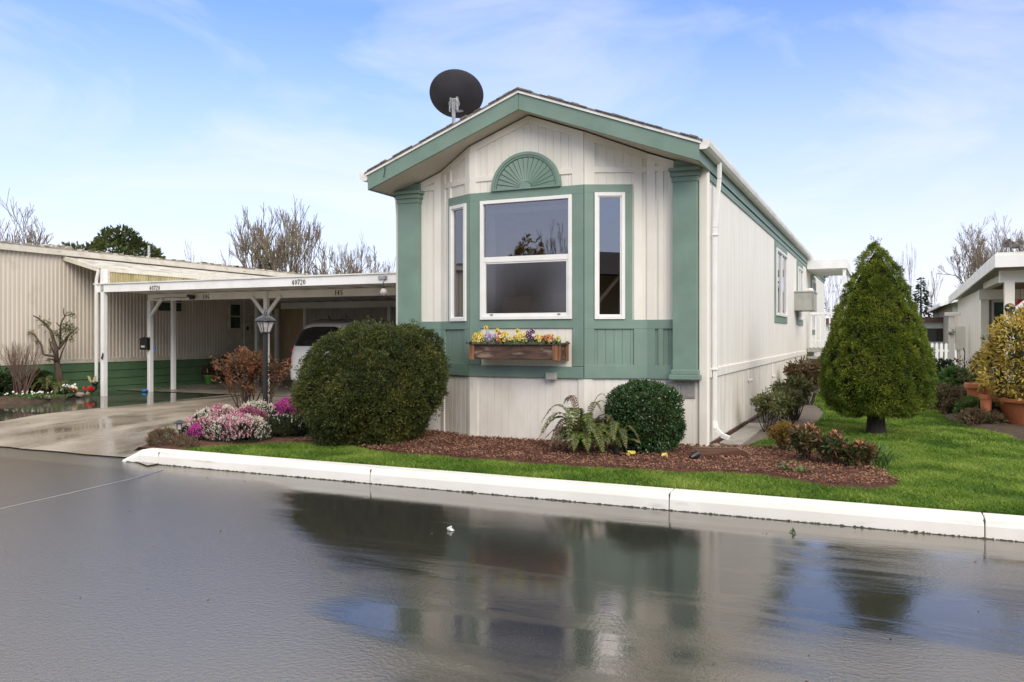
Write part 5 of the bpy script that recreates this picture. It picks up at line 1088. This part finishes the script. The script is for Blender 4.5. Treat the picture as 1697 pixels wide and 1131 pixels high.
m.add([q(0,0,.05),q(.60,.02,.05),q(.60,.18,.05),q(0,.18,.05),q(0,0,.115),q(.50,0,.115),q(.62,.05,.07),q(.62,.15,.07),q(.50,.2,.115),q(0,.2,.115),q(0,.02,.115),q(.48,.02,.112),q(.55,.06,.075),q(.55,.14,.075),q(.48,.18,.112),q(0,.18,.115),q(0,.02,.07),q(.5,.02,.07),q(.5,.18,.07),q(0,.18,.07)],
 [(0,1,5,4),(1,6,5),(1,2,7,6),(2,8,7),(2,3,9,8),(3,0,4,10,16,19,15,9),(4,5,11,10),(5,6,12,11),(6,7,13,12),(7,8,14,13),(8,9,15,14),(10,11,17,16),(11,12,17),(12,13,18,17),(13,14,18),(14,15,19,18),(16,17,18,19)])
tag(m.build('splash_block','brownplastic'),'brown plastic splash block lying in the mulch below the downspout','splash block')
# small litter on the road
m=M(); m.lathe([(.001,0),(.026,.004),(.022,.02),(.009,.035),(.001,.037)],(-1.12,-4.2,-.15),7); m.v=[(p[0]+.01*math.sin(p[2]*200),p[1]+.008*math.cos(p[0]*150),p[2]) for p in m.v]; tag(m.build('paper_scrap','interior_white'),'crumpled white paper scrap lying on the wet road','litter')
flower('weed_sprig','tiny green weed sprig growing at the road edge by the kerb',(1.26,-3.2,-.15),.015,.05,0,'petaly',nl=14,ll=.035,lw=.012,cat_='weed')
tag(chips('lawn_litter',[(-5,-2.5),(3.4,-2.5),(3.2,4),(.8,4),(2.2,-1.9),(-5,-1.9)],130,.009,'heathdry',.012,zn=.02),kind='stuff')
tag(chips('leaf_litter',[(-5,-9),(4,-9),(3,-3.2),(-5,-3.2)],90,.007,'heathdry',-.149,zn=.002),kind='stuff')

# ---------------------------------------------------------------- bed by the corrugated home
T=thing('pruned_tree','small hard pruned rhododendron tree with stubby bare limbs in front of the corrugated wall','tree',(-14.5,2.4,0))
def tp(x,y): s_=(x-545)*.00221; return (-14.5+s_*.91,2.4+s_*.414+.0,.40+(720-y)*.00221)
limbs=[([(540,900),(540,720),(545,600),(545,530)],[.085,.07,.062,.055]),([(548,540),(515,500),(470,490),(430,480),(390,390),(350,340),(320,290),(285,272)],[.04,.03,.026,.024,.022,.018,.015,.008]),
([(545,545),(562,430),(520,320),(470,250),(410,180),(360,120),(325,100)],[.05,.042,.036,.03,.024,.018,.012]),([(560,430),(600,380),(640,300),(680,260),(735,245)],[.036,.03,.026,.018,.008]),
([(572,400),(580,200),(600,150),(645,100),(700,88)],[.024,.02,.018,.014,.008]),([(640,105),(625,60),(618,25)],[.013,.01,.008]),([(640,105),(632,60)],[.01,.006]),([(360,120),(358,95)],[.012,.008]),([(520,480),(500,380),(490,330)],[.02,.014,.008]),([(575,560),(600,470),(640,330)],[.02,.016,.01]),([(515,540),(480,525),(460,530)],[.02,.018,.014]),([(580,200),(550,165)],[.012,.008]),([(470,250),(430,255),(405,270)],[.008,.006,.003]),([(575,900),(572,720),(570,600),(555,540)],[.04,.035,.03,.025])]
m=M()
for i,(ps,rs_) in enumerate(limbs):
    m.tube([(tp(x,y)[0]+.03*math.sin(j*1.7+i),tp(x,y)[1]+.04*math.sin(i*2+j),tp(x,y)[2]) for j,(x,y) in enumerate(ps)],rs_,7)
m.build('trunk','bark',T,smooth=True)
gs=[]
for x,y,r_ in ((430,165,.08),(465,190,.05),(690,88,.07),(680,220,.12),(650,250,.12),(690,330,.08),(720,255,.06),(620,240,.08),(500,440,.07),(500,370,.06),(300,275,.06),(350,370,.06),(530,270,.07),(590,330,.07),(640,190,.07),(470,540,.03),(560,300,.06)):
    c=np.array(tp(x,y)); n=int(r_*520); P=c+RNG.normal(size=(n,3))*r_*.45; gs.append(leafgeo(P,unit(RNG.normal(size=(n,3))+[0,0,.2]),.075,.022))
V,F=cat(gs); npmesh('foliage',V,F,'rhodo',T)
t,_=stemmy('twiggy_shrub','bare reddish twiggy shrub at the left edge beside the pruned tree',(-14.35,1.45),1.30,1.1,34,'twig',.03,.01,61,maxlev=3,tipn=0,barkm='twig',r0=.010,spread=.30,up=.5)
fern('low dark fern under the pruned tree',(-14.05,2.05),16,.5,9); fern('green fern behind the pruned tree by the green skirting',(-14.5,1.95),14,.6,10)
BG='small flowers in the bed by the corrugated home'
flower('flower_clump','orange and red primroses in front of the pruned tree',(-13.95,2.38,.08),.08,.14,9,'petalo','green1',.05,group=BG)
t_=flower('flower_clump','bright red flower clump beside the black drain pipe',(-13.9,2.72,.08),.08,.12,9,'petalo','green1',.05,group=BG)
[setattr(o.data.materials[0],'name',o.data.materials[0].name) for o in []]
MT['redpetal']=leafmat('red_petals',((.35,.01,.01),(.5,.02,.02),(.6,.05,.04)),scale=8,trans=.2)
for o in COL.objects:
    if o.parent and o.parent.get('label')=='bright red flower clump beside the black drain pipe' and o.name.startswith('petals'): o.data.materials[0]=MT['redpetal']
flower('flower_clump','white flowers under the twiggy shrub at the left edge',(-13.75,1.3,.08),.35,.12,34,'whitefl','green1',.02,group=BG,nl=400)
flower('flower_clump','white flowers among dark leaves right of the fern',(-13.85,2.15,.08),.16,.2,16,'whitefl','darkgreen',.03,group=BG,nl=160)
flower('flower_clump','lime green ground cover spilling over the bed edge',(-13.55,1.75,.06),.2,.09,0,'whitefl','green1',.03,group=BG,nl=300,ll=.03,lw=.015)
bush('dark_shrub','dark leafy shrub behind the twiggy one at the left edge','shrub',(-14.75,1.0,0),[(.1,.3),(.3,.42),(.55,.35),(.7,.1)],'darkgreen',300,.06,10,.07,.03,amp=.05,seed=8)
bush('dark_shrub','dark leafy mound between the two ferns under the pruned tree','shrub',(-14.7,2.15,0),[(.1,.25),(.25,.35),(.42,.25),(.52,.08)],'darkgreen',220,.06,10,.07,.03,amp=.05,seed=9)
for x,y,s_,lab in ((-13.7,2.35,.09,'mossy grey rock at the bed edge near the drain pipe'),(-13.62,1.55,.07,'brown rock edging the bed below the twiggy shrub'),(-13.85,2.62,.07,'grey edging rock between the two primrose clumps')):
    m=M(); m.lathe([(.001,-.6),(.8,-.5),(1,0),(.8,.5),(.3,.7),(.001,.72)],(0,0,0),9); m.v=[(x+p[0]*s_*1.3,y+p[1]*s_,.08+p[2]*s_*.8+.01*math.sin(30*p[0]+7*y)) for p in m.v]; tag(m.build('rock','stone'),lab,'rock')
BF=thing('butterfly_ornament','cream butterfly ornament on a thin stake above the red flowers','ornament',(-13.9,2.80,0))
m=M(); m.tube([(-13.9,2.8,.0),(-13.9,2.8,.33)],.003,4); m.build('stake','black',BF)
for s_ in (-1,1):
    m=M(); m.add([(-13.9,2.8,.33),(-13.9+s_*.04*.9,2.8+s_*.02,.44),(-13.9+s_*.10*.9,2.8+s_*.045,.46),(-13.9+s_*.07,2.8+s_*.03,.36),(-13.9+s_*.03,2.8+s_*.01,.30)],[(0,1,2,3,4)]); m.build('wing','fiber',BF)

# ---------------------------------------------------------------- right neighbour
N2=thing('cream_neighbour_home','cream board sided home with a covered porch at the right edge','home',(3.7,9.2,0))
Wn=((3.7,9.2),(0,1),(-1,0)); 
m=M(); m.siding(Wn,0,5.9,0,lambda u:2.28-.0*u,pitch=.2,gw=.012,gd=.01); m.add([(3.7,15.1,0),(9,15.1,0),(9,15.1,2.4),(3.7,15.1,2.2)],[(0,1,2,3)]); m.build('side_wall','sidecream',N2)
m=M(); m.box(3.66,3.80,9.06,9.2,0,2.26); m.build('corner_post','creamtrim',N2,bevel=.004)
Wq=((3.7,9.2),(1,0),(0,-1)); m=M(); m.pan(Wq,.1,6,0,2.5,-.1,-.02); m.build('front_wall','greyhouse',N2)
m=M(); m.pan(Wq,.16,.82,.3,2.05,-.02,.0); o=m.build('glass_door','white',N2); m=M(); m.pan(Wq,.20,.78,.35,2.0,0,.01); m.build('pane','shadeglass',o)
r_=M(); r_.add([(3.52,5.4,2.56),(9.5,5.4,2.60),(9.5,15.4,2.40),(3.52,15.4,2.30),(3.52,5.4,2.66),(9.5,5.4,2.70),(9.5,15.4,2.50),(3.52,15.4,2.40)],[(0,3,2,1),(4,5,6,7),(0,1,5,4),(1,2,6,5),(2,3,7,6),(3,0,4,7)]); rf=r_.build('porch_roof','gutter',N2)
m=M(); m.add([(3.50,5.38,2.42),(9.5,5.38,2.46),(9.5,5.42,2.46),(3.50,5.42,2.42),(3.50,5.38,2.62),(9.5,5.38,2.66),(9.5,5.42,2.66),(3.50,5.42,2.62)],[(0,3,2,1),(4,5,6,7),(0,1,5,4),(1,2,6,5),(2,3,7,6),(3,0,4,7)])
m.add([(3.495,5.42,2.42),(3.53,5.42,2.42),(3.53,15.4,2.2),(3.495,15.4,2.2),(3.495,5.42,2.62),(3.53,5.42,2.62),(3.53,15.4,2.40),(3.495,15.4,2.40)],[(0,3,2,1),(4,5,6,7),(0,1,5,4),(1,2,6,5),(2,3,7,6),(3,0,4,7)]); m.build('fascia','white_paint',rf,bevel=.004)
m=M(); m.box(3.62,9,5.80,5.95,2.20,2.40); m.box(3.62,9,9.0,9.06,2.05,2.25); m.box(3.70,3.84,5.95,9.06,2.26,2.38); m.build('beam','creamtrim',N2,bevel=.004)
m=M(); m.box(3.68,3.82,5.74,5.88,0,2.22); po=m.build('porch_post','creamtrim',N2,bevel=.005)
m=M(); m.bar((3.84,5.81,1.75),(4.35,5.81,2.22),.08,.06,up=(0,1,0)); m.build('brace','white_paint',po)
m=M(); m.lathe([(.075,0),(.08,.015),(.05,.03),(.001,.025)],(3.75,5.74,1.78),18,mat=Matrix.Rotation(R(90),3,'X')); tag(m.build('round_plaque','lampgrey'),'round dark medallion on the porch post of the right neighbour','plaque')
m=M(); m.tube([(4.0,6.5,2.2),(4.0,6.5,1.95)],.004,4); m.lathe([(.02,1.75),(.09,1.8),(.10,1.86),(.03,1.95)],(4.0,6.5,0),12); tag(m.build('hanging_feeder','red'),'dark red hanging feeder under the right porch roof','feeder')
# statue on the roof corner: a small winged beast
ST=thing('winged_statue','weathered stone statue of a small winged beast on the right porch roof','statue',(3.80,5.55,2.68))
m=M(); sx=3.80;sy=5.52;b=2.67
def ell(c,r,n=12,k=8,rot=None):
    m.lathe([(math.sin(PI*i/k)+.001,-math.cos(PI*i/k)) for i in range(k+1)],(0,0,0),n,mat=Matrix.Identity(3)); cnt=(k+1)*n
    Rm=rot or Matrix.Identity(3)
    for i in range(len(m.v)-cnt,len(m.v)): v=Rm@Vector((m.v[i][0]*r[0],m.v[i][1]*r[1],m.v[i][2]*r[2])); m.v[i]=(v.x+c[0],v.y+c[1],v.z+c[2])
ell((sx,sy,b+.11),(.085,.05,.06)); ell((sx+.07,sy-.01,b+.155),(.05,.045,.05)); ell((sx+.10,sy-.04,b+.145),(.025,.03,.022))
for dx,dy in ((-.06,-.03),(-.05,.04),(.06,-.03),(.07,.04)): m.tube([(sx+dx,sy+dy,b+.10),(sx+dx-.01,sy+dy-.01,b+.05),(sx+dx+.005,sy+dy,b)],[.025,.017,.015],6); ell((sx+dx+.01,sy+dy-.01,b+.012),(.024,.02,.012),8,5)
for dx in (.045,.09): m.tube([(sx+dx,sy,b+.19),(sx+dx*1.02,sy-.005,b+.225)],[.014,.004],5)
m.tube([(sx-.08,sy,b+.10),(sx-.12,sy,b+.13),(sx-.11,sy,b+.18)],[.012,.01,.006],5)
m.build('body','statue',ST,smooth=True)
for s_ in (-1,1):
    m=M(); c=[(sx-.02,sy+s_*.03,b+.14),(sx-.09,sy+s_*.09,b+.20),(sx-.15,sy+s_*.10,b+.19),(sx-.17,sy+s_*.09,b+.13),(sx-.14,sy+s_*.06,b+.08),(sx-.06,sy+s_*.04,b+.09)]
    m.add(c+[(x,y+.012,z) for x,y,z in c],[tuple(range(6)),tuple(range(11,5,-1))]+[(i,(i+1)%6,6+(i+1)%6,6+i) for i in range(6)]); m.build('wing','statue',ST,bevel=.004)
# pots at the right
def pot(x,y,r,h,lab,z=0.,build_only=False):
    t=thing('terracotta_pot',lab,'plant pot',(x,y,z),'terracotta pots at the right edge')
    m=M(); m.lathe([(r*.62,0),(r*.66,.02),(r*.90,h*.80),(r*.92,h*.84),(r*1.0,h*.84),(r*1.03,h*.88),(r*1.03,h*.985),(r*1.0,h),(r*.93,h),(r*.90,h*.9),(.001,h*.88)],(x,y,z),40); m.build('body','terra',t,smooth=False,bevel=.004); return t
pot(3.86,4.42,.47,.42,'large wide terracotta pot holding the gold leaved shrub'); pot(3.36,5.65,.26,.56,'medium terracotta pot holding the dark purple plant'); pot(3.27,4.30,.085,.46,'narrow tall terracotta pot between the two wider ones')
m=M(); m.box(3.2,5,3.6,5.2,-.05,.004); tag(m.build('brick_pad','brownplastic'),kind='structure')
m=M(); m.lathe([(.02,.46),(.025,.50),(.012,.54),(.035,.545),(.045,.565),(.03,.59),(.001,.60)],(3.27,4.30,0),14); tag(m.build('mushroom_ornament','pieristip',smooth=True),'little pinkish mushroom ornament standing on the narrow terracotta pot','ornament')
t,P=stemmy('gold_shrub','gold and green variegated shrub growing in the large terracotta pot',(3.86,4.45),1.62,1.3,9,'gold',.075,.026,71,maxlev=2,tipn=5,r0=.014,spread=.4,lo=.3)
t.location.z=0
C,Nn=prof_sample([(.42,.36),(.60,.50),(.85,.58),(1.1,.60),(1.35,.50),(1.52,.30),(1.62,.05)],760,(3.86,4.45,0),.09,3.2,7.,1,1,.05)
V,F,rn=clumps(C,Nn,.07,9,.075,.026,up=-.1,out=.6); npmesh('outer_foliage',V,F,'gold',t,rn)
C,Nn=prof_sample([(.42,.3),(1.1,.45),(1.45,.2)],300,(3.86,4.45,0),.05); V,F,rn=clumps(C,Nn,.1,7,.07,.03); npmesh('inner_foliage',V,F,'darkgreen',t,rn)
stemmy('purple_plant','dark purple leaved plant growing in the medium terracotta pot',(3.36,5.65),1.06,.7,10,'purpleleaf',.05,.028,72,maxlev=2,tipn=5,fill=200,r0=.008,spread=.4,lo=.5,barkm='twig')
RG='low plants in the bed by the right neighbour'
bush('bed_shrub','bright green glossy leaved bush beside the pots','shrub',(3.22,7.6,0),[(.15,.3),(.32,.42),(.5,.38),(.64,.18)],'green1',230,.08,12,.10,.045,amp=.06,seed=11,group=RG)
bush('bed_shrub','brown twiggy low bush in front of the bright green one','shrub',(3.05,6.7,0),[(.0,.3),(.15,.38),(.3,.34),(.4,.14)],'heathdry',340,.06,8,.06,.012,amp=.05,seed=12,group=RG,corem=True)
bush('bed_shrub','low green bush before the medium terracotta pot','shrub',(3.22,5.0,0),[(.0,.22),(.12,.28),(.24,.22),(.32,.08)],'green1',240,.05,9,.04,.016,amp=.04,seed=13,group=RG)
bush('bed_shrub','silvery sage green mound at the lawn edge','shrub',(3.18,4.25,0),[(.0,.22),(.08,.28),(.16,.2),(.22,.06)],'heathdry',260,.05,9,.05,.01,amp=.04,seed=14,group=RG)
bush('bed_shrub','small pale brown clump at the foot of the bright green bush','shrub',(2.98,5.9,0),[(.0,.12),(.14,.17),(.25,.1)],'heathdry',90,.05,8,.05,.015,amp=.03,seed=15,group=RG)
bush('bed_shrub','dark green bush farthest back below the utility post','shrub',(3.0,10.5,0),[(.1,.3),(.35,.42),(.6,.35),(.75,.1)],'darkgreen',260,.07,10,.07,.03,amp=.05,seed=16,group=RG)
bush('bed_shrub','dark evergreen mound right of the silvery one beside the big pot','shrub',(3.42,4.6,0),[(.0,.12),(.16,.2),(.28,.1)],'darkgreen',120,.05,8,.05,.02,amp=.03,seed=17,group=RG)
# utility post
U=thing('utility_pedestal','cream utility post with meter box and round meter by the right neighbour wall','utility post',(3.42,12.0,0))
m=M(); m.box(3.28,3.40,11.9,12.02,0,1.82); m.box(3.20,3.52,11.85,12.06,1.80,1.88); m.build('post','sidecream',U,bevel=.005)
m=M(); m.box(3.42,3.62,11.92,12.06,1.0,1.55); m.box(3.45,3.52,11.95,12.05,.1,1.0); m.build('meter_box','creamtrim',U,bevel=.01)
m=M(); m.lathe([(.001,.10),(.06,.095),(.075,.06),(.075,0)],(3.33,11.9,1.42),18,mat=Matrix.Rotation(R(90),3,'X')); m.build('meter','galv',U,smooth=True)
m=M(); m.tube([(3.60,11.8,.55),(3.58,11.75,.75),(3.6,11.8,.95),(3.57,11.8,1.05)],.012,5); m.build('cable','black',U)
# far picket fence
PF=thing('picket_fence','low white picket fence between the two homes','fence',(3.3,26,0))
FX=np.arange(2.3,4.55,.16)
m=M()
for x in FX: m.prism([(x,0),(x+.1,0),(x+.1,.92),(x+.05,.99),(x,.92)],26.0,26.02,lambda a,b_,y:(a,y,b_+.08))
m.build('picket','white',PF)
m=M(); m.box(2.2,4.7,26.025,26.06,.30,.38); m.box(2.2,4.7,26.025,26.06,.72,.80); m.build('rail','white',PF)
# greige house behind
N3=thing('greige_house','greige house with dark shingle roof beyond the picket fence','house',(4.6,30,0))
m=M(); m.box(4.6,12,30,45,0,2.75); m.build('wall','greyhouse',N3)
m=M(); m.add([(4.2,29.6,2.72),(8.6,29.6,4.1),(8.6,45.5,4.1),(4.2,45.5,2.72),(13,29.6,2.72),(13,45.5,2.72)],[(0,1,2,3),(1,4,5,2),(0,4,1),(3,2,5)]); rf=m.build('roof','shingle',N3)
m=M(); m.add([(4.2,29.55,2.62),(8.6,29.55,4.0),(8.6,29.6,4.0),(4.2,29.6,2.62),(4.2,29.55,2.78),(8.6,29.55,4.16),(8.6,29.6,4.16),(4.2,29.6,2.78)],[(0,3,2,1),(4,5,6,7),(0,1,5,4),(1,2,6,5),(2,3,7,6),(3,0,4,7)]); m.box(4.08,4.2,29.5,45.5,2.60,2.74); m.build('gutter','white_paint',rf)
m=M(); m.box(5.9,5.98,29.90,29.98,0,2.6); m.build('downspout','white',N3)
for x0_,x1_ in ((4.95,5.2),(5.55,5.75)):
    m=M(); m.box(x0_,x1_,29.94,30,1.0,2.35); o=m.build('window','white',N3,bevel=.01); m=M(); m.box(x0_+.05,x1_-.05,29.93,29.94,1.1,2.3); m.build('pane','shadeglass',o)
SH2=thing('far_shed','low white trailer with brown roof and dark window beyond the lawn','trailer',(2.5,36,0))
m=M(); m.box(-3,5.2,36,40,0,2.0); m.build('wall','white',SH2); m=M(); m.box(-3.3,5.3,35.7,40.3,2.0,2.25); m.build('roof','brownplastic',SH2); m=M(); m.box(2.8,4.8,35.95,36,1.05,1.7); m.build('window','carglass',SH2)

# ---------------------------------------------------------------- trees far behind
TG='bare trees behind the homes'
def btree(lab,x,y,h,w,seed,nst=1,lev=5,up=.5,spread=.45,r=.16,fork=(2,3),name='bare_tree',barkm='greybark',z0=-.2,lean=.25,rmin=.0):
    t=thing(name,lab,'tree',(x,y,z0),TG); rs=random.Random(seed); m=M(); m.rmin=.017 if x<0 else .012
    for i in range(nst):
        a=2*PI*i/max(nst,1)+rs.uniform(-.4,.4); l=lean if nst>1 else .02
        limb(m,(x+math.cos(a)*.15*(nst>1),y+math.sin(a)*.15*(nst>1),0),(math.cos(a)*l,math.sin(a)*l,1),h*.30,r,0,lev,rs,fork,up,spread,.76,None,None,0.,3,.72)
    V=np.array(m.v); hz=np.percentile(V[:,2],99.6); kz=h/hz; rx=np.percentile(np.abs(V[:,0]-x),97)+.01; kx=(w/2)/rx
    cut=V.copy(); cut[:,0]=x+(V[:,0]-x)*kx; cut[:,1]=y+(V[:,1]-y)*kx; cut[:,2]=V[:,2]*kz+z0
    # thin radii are kept by scaling: split trunk/limbs from twigs by face order
    m.v=[tuple(p) for p in cut]; o=m.build('branches',barkm,t); return t
btree('bare tree with dense twigs above the left end of the corrugated roof',-43.6,19.2,8.9,6.,101,5,6,.5,.5,.14,lean=.5)
btree('widest bare tree with fanned upright limbs above the carport',-28.7,25.9,8.5,4.6,102,8,6,.7,.36,.15,lean=.42)
btree('bare tree leaning right beside the widest one',-27.0,30.0,7.0,4.2,103,5,6,.5,.5,.13,lean=.3)
btree('low bare tree left of the widest one',-31.8,24.6,6.3,3.2,104,3,6,.2,.6,.11,lean=.5)
btree('tall thin bare tree above the right part of the carport roof',-40.0,48.0,9.6,3.6,105,4,6,.7,.4,.12,lean=.2)
btree('smaller thin bare tree nearest the left house corner',-37.0,50.5,8.0,3.2,106,3,6,.6,.4,.10)
btree('tiny bare treetop just above the left roof near the vent pipe',-33.5,20.5,5.3,1.4,107,1,5,.5,.5,.07)
btree('bare tree with spreading crown right of the spruce',6.5,47.6,8.35,4.0,108,3,7,.4,.48,.20,lean=.2)
btree('bare tree behind the winged statue, rising above the porch roof',9.4,49.5,8.7,4.0,109,3,7,.4,.5,.2,lean=.35)
btree('slim pale tree rising behind the small conifer',3.3,47.5,7.3,1.5,110,2,5,.9,.25,.08,lean=.08)
btree('faint pale birch between the entry porch and the spruce',-1.3,55.,6.6,2.6,111,2,6,.1,.6,.09)
btree('thin bare sapling beside the small conifer',4.9,46.5,5.5,1.2,112,1,5,.8,.3,.06)
btree('bare tree at the far right edge behind the porch',11.7,46.,8.4,3.8,113,3,6,.4,.5,.18,lean=.35)
def conifer(lab,x,y,h,r,seed):
    t=thing('conifer',lab,'conifer tree',(x,y,-.2)); k=int(420*h); u=RNG.random(k)**.6; z=(1-u)*h; rr_=r*u*(.3+.7*RNG.random(k))*(1+.25*np.sin(z*9)); th=RNG.random(k)*2*PI
    P=np.column_stack([x+rr_*np.cos(th),y+rr_*np.sin(th),z]); D=unit(np.column_stack([np.cos(th),np.sin(th),-.2+RNG.normal(size=k)*.2])); V,F=leafgeo(P,D,.22,.09); npmesh('crown',V,F,'conifer',t)
    m=M(); m.tube([(x,y,-.2),(x,y,h)],[.12,.02],6); m.build('trunk','darkbark',t)
conifer('small dark conifer in the gap between spruce and greige house',3.8,40.7,4.6,1.15,1)
conifer('tiny distant conifer beyond the entry porch railing',.9,62,2.9,.8,2)
conifer('tiny conifer tip above the carport right end',-32.,56,6.2,.6,3)
t=thing('evergreen_tree','round dark evergreen treetop above the corrugated roof','tree',(-30.7,17.3,-.2))
C,Nn=prof_sample([(3.6,1.2),(4.4,1.55),(5.1,1.25),(5.7,.5),(5.95,.1)],420,(-30.7,17.3,0),.35,.9,4.); V,F,rn=clumps(C,Nn,.28,16,.20,.10); npmesh('crown',V,F,'broad',t,rn)
m=M(); m.tube([(-30.7,17.3,-.2),(-30.7,17.3,2.5),(-30.5,17.4,5.2)],[.25,.2,.05],8); m.build('trunk','bark',t)
t=thing('evergreen_tree','small dark evergreen left of the round treetop above the roof','tree',(-32.4,16.4,-.2))
C,Nn=prof_sample([(3.6,.5),(4.6,.7),(5.25,.35),(5.4,.1)],120,(-32.4,16.4,0),.25,.9,5.); V,F,rn=clumps(C,Nn,.2,14,.18,.09); npmesh('crown',V,F,'broad',t,rn)
m=M(); m.tube([(-32.4,16.4,-.2),(-32.4,16.4,4.8)],[.15,.05],7); m.build('trunk','bark',t)
# a green conifer below the big tree, behind the carport
conifer('green treetop at the foot of the widest bare tree',-25.8,31,5.1,1.5,4)

# ---------------------------------------------------------------- across the road (mirrored in the windows and the wet road)
AC=thing('facing_carport_home','tan home with a braced open carport across the road','home',(9,-19,0))
m=M(); m.box(1,20,-24,-18.5,-.15,3.6); m.build('wall','tan',AC); m=M(); m.box(.5,20.5,-24,-14.5,3.75,3.95); m.box(.5,20.5,-14.5,-14.4,3.3,4.0); m.build('roof','shingle',AC)
for x in (2.2,6.2,10.5): m=M(); m.bar((x,-14.7,-.15),(x,-14.7,3.7),.16,.16,up=(0,1,0)); m.bar((x,-14.65,2.2),(x+1.0,-14.65,3.3),.1,.08,up=(0,1,0)); m.build('post','tan',AC)
conifer('tall conifer across the road',-20.6,-42,5.9,1.3,5); conifer('second conifer across the road',-22.3,-40,4.6,1.1,6); conifer('third conifer across the road',-24.5,-46,4.6,1.2,7)
btree('bare tree across the road',-16.4,-39,8.6,4.,120,3,6,.4,.5,.15,lean=.4)
t=thing('golden_tree','yellow green tree across the road','tree',(-18.6,-38,0)); C,Nn=prof_sample([(1.,1.2),(3,1.5),(5.6,1.1),(7.2,.3)],300,(-18.6,-38,0),.35,.9,4.); V,F,rn=clumps(C,Nn,.3,14,.25,.12); npmesh('crown',V,F,'spirea',t,rn)
m=M(); m.tube([(-18.6,-38,-.2),(-18.6,-38,3)],[.2,.1],7); m.build('trunk','bark',t)

# ---------------------------------------------------------------- light, sky, camera
w=bpy.data.worlds.new('World'); S.world=w; w.use_nodes=True; nt=w.node_tree; N_=nt.nodes; L_=nt.links; N_.clear()
out=N_.new('ShaderNodeOutputWorld'); bg=N_.new('ShaderNodeBackground'); sky=N_.new('ShaderNodeTexSky'); sky.sky_type='NISHITA'; sky.sun_disc=False
SUN_EL=R(30); SUN_AZ=Vector((.68,-.73,0)).normalized()
sky.sun_elevation=SUN_EL; sky.sun_rotation=math.atan2(SUN_AZ.x,SUN_AZ.y); sky.air_density=1.; sky.dust_density=.3; sky.ozone_density=2.
tc=N_.new('ShaderNodeTexCoord'); sep=N_.new('ShaderNodeSeparateXYZ'); L_.new(tc.outputs['Generated'],sep.inputs[0])
mp=N_.new('ShaderNodeMapping'); mp.inputs['Scale'].default_value=(1,1,3.2); mp.inputs['Rotation'].default_value=(R(12),R(-14),R(20)); L_.new(tc.outputs['Generated'],mp.inputs[0])
n=N_.new('ShaderNodeTexNoise'); n.inputs['Scale'].default_value=2.3; n.inputs['Detail'].default_value=10; n.inputs['Roughness'].default_value=.56; n.inputs['Distortion'].default_value=.9; L_.new(mp.outputs[0],n.inputs[0])
mr=N_.new('ShaderNodeMapRange'); mr.inputs[1].default_value=.43; mr.inputs[2].default_value=.68; mr.inputs[4].default_value=.55; L_.new(n.outputs[0],mr.inputs[0])
hz=N_.new('ShaderNodeMapRange'); hz.interpolation_type='SMOOTHSTEP'; hz.inputs[1].default_value=-.02; hz.inputs[2].default_value=.46; hz.inputs[3].default_value=.93; hz.inputs[4].default_value=.06; L_.new(sep.outputs[2],hz.inputs[0])
# clouds = 1-(1-a)(1-b)
a1=N_.new('ShaderNodeMath');a1.operation='SUBTRACT';a1.inputs[0].default_value=1;L_.new(mr.outputs[0],a1.inputs[1])
a2=N_.new('ShaderNodeMath');a2.operation='SUBTRACT';a2.inputs[0].default_value=1;L_.new(hz.outputs[0],a2.inputs[1])
a3=N_.new('ShaderNodeMath');a3.operation='MULTIPLY';L_.new(a1.outputs[0],a3.inputs[0]);L_.new(a2.outputs[0],a3.inputs[1])
a4=N_.new('ShaderNodeMath');a4.operation='SUBTRACT';a4.inputs[0].default_value=1;L_.new(a3.outputs[0],a4.inputs[1])
mx=N_.new('ShaderNodeMix');mx.data_type='RGBA';L_.new(a4.outputs[0],mx.inputs[0])
gain=N_.new('ShaderNodeVectorMath');gain.operation='MULTIPLY';gain.inputs[1].default_value=(.54,.92,1.50);L_.new(sky.outputs[0],gain.inputs[0])
L_.new(gain.outputs[0],mx.inputs[6]); mx.inputs[7].default_value=(6.6,6.6,7.35,1)
# a bright thin overcast deck overhead, above the blue band
ov=N_.new('ShaderNodeMapRange'); ov.interpolation_type='SMOOTHSTEP'; ov.inputs[1].default_value=.36; ov.inputs[2].default_value=.50; ov.inputs[4].default_value=.95; L_.new(sep.outputs[2],ov.inputs[0])
m2=N_.new('ShaderNodeMix');m2.data_type='RGBA';L_.new(ov.outputs[0],m2.inputs[0]);L_.new(mx.outputs[2],m2.inputs[6]);m2.inputs[7].default_value=(9.6,9.1,8.5,1)
L_.new(m2.outputs[2],bg.inputs[0]); bg.inputs[1].default_value=.115; L_.new(bg.outputs[0],out.inputs[0])
sun=bpy.data.lights.new('Sun','SUN'); sun.energy=1.7; sun.angle=R(34); sun.color=(1,.92,.80); so=bpy.data.objects.new('Sun',sun); COL.objects.link(so)
d=Vector((SUN_AZ.x*math.cos(SUN_EL),SUN_AZ.y*math.cos(SUN_EL),math.sin(SUN_EL))); so.rotation_euler=d.to_track_quat('Z','Y').to_euler()
cam=bpy.data.cameras.new('Camera'); co=bpy.data.objects.new('Camera',cam); COL.objects.link(co); S.camera=co
co.location=(1.87,-9.64,1.33); co.rotation_euler=(R(90),0,R(24.46)); cam.sensor_width=36; cam.lens=36*1350/1697; cam.shift_y=-8.5/1697; cam.clip_end=2000
S.view_settings.view_transform='Standard'; S.view_settings.look='None'; S.view_settings.exposure=.44; S.view_settings.gamma=1
S.cycles.max_bounces=8; S.cycles.diffuse_bounces=4; S.cycles.glossy_bounces=3; S.cycles.transparent_max_bounces=12; S.cycles.use_denoising=True
try: S.cycles.denoiser='OPENIMAGEDENOISE'
except Exception: pass
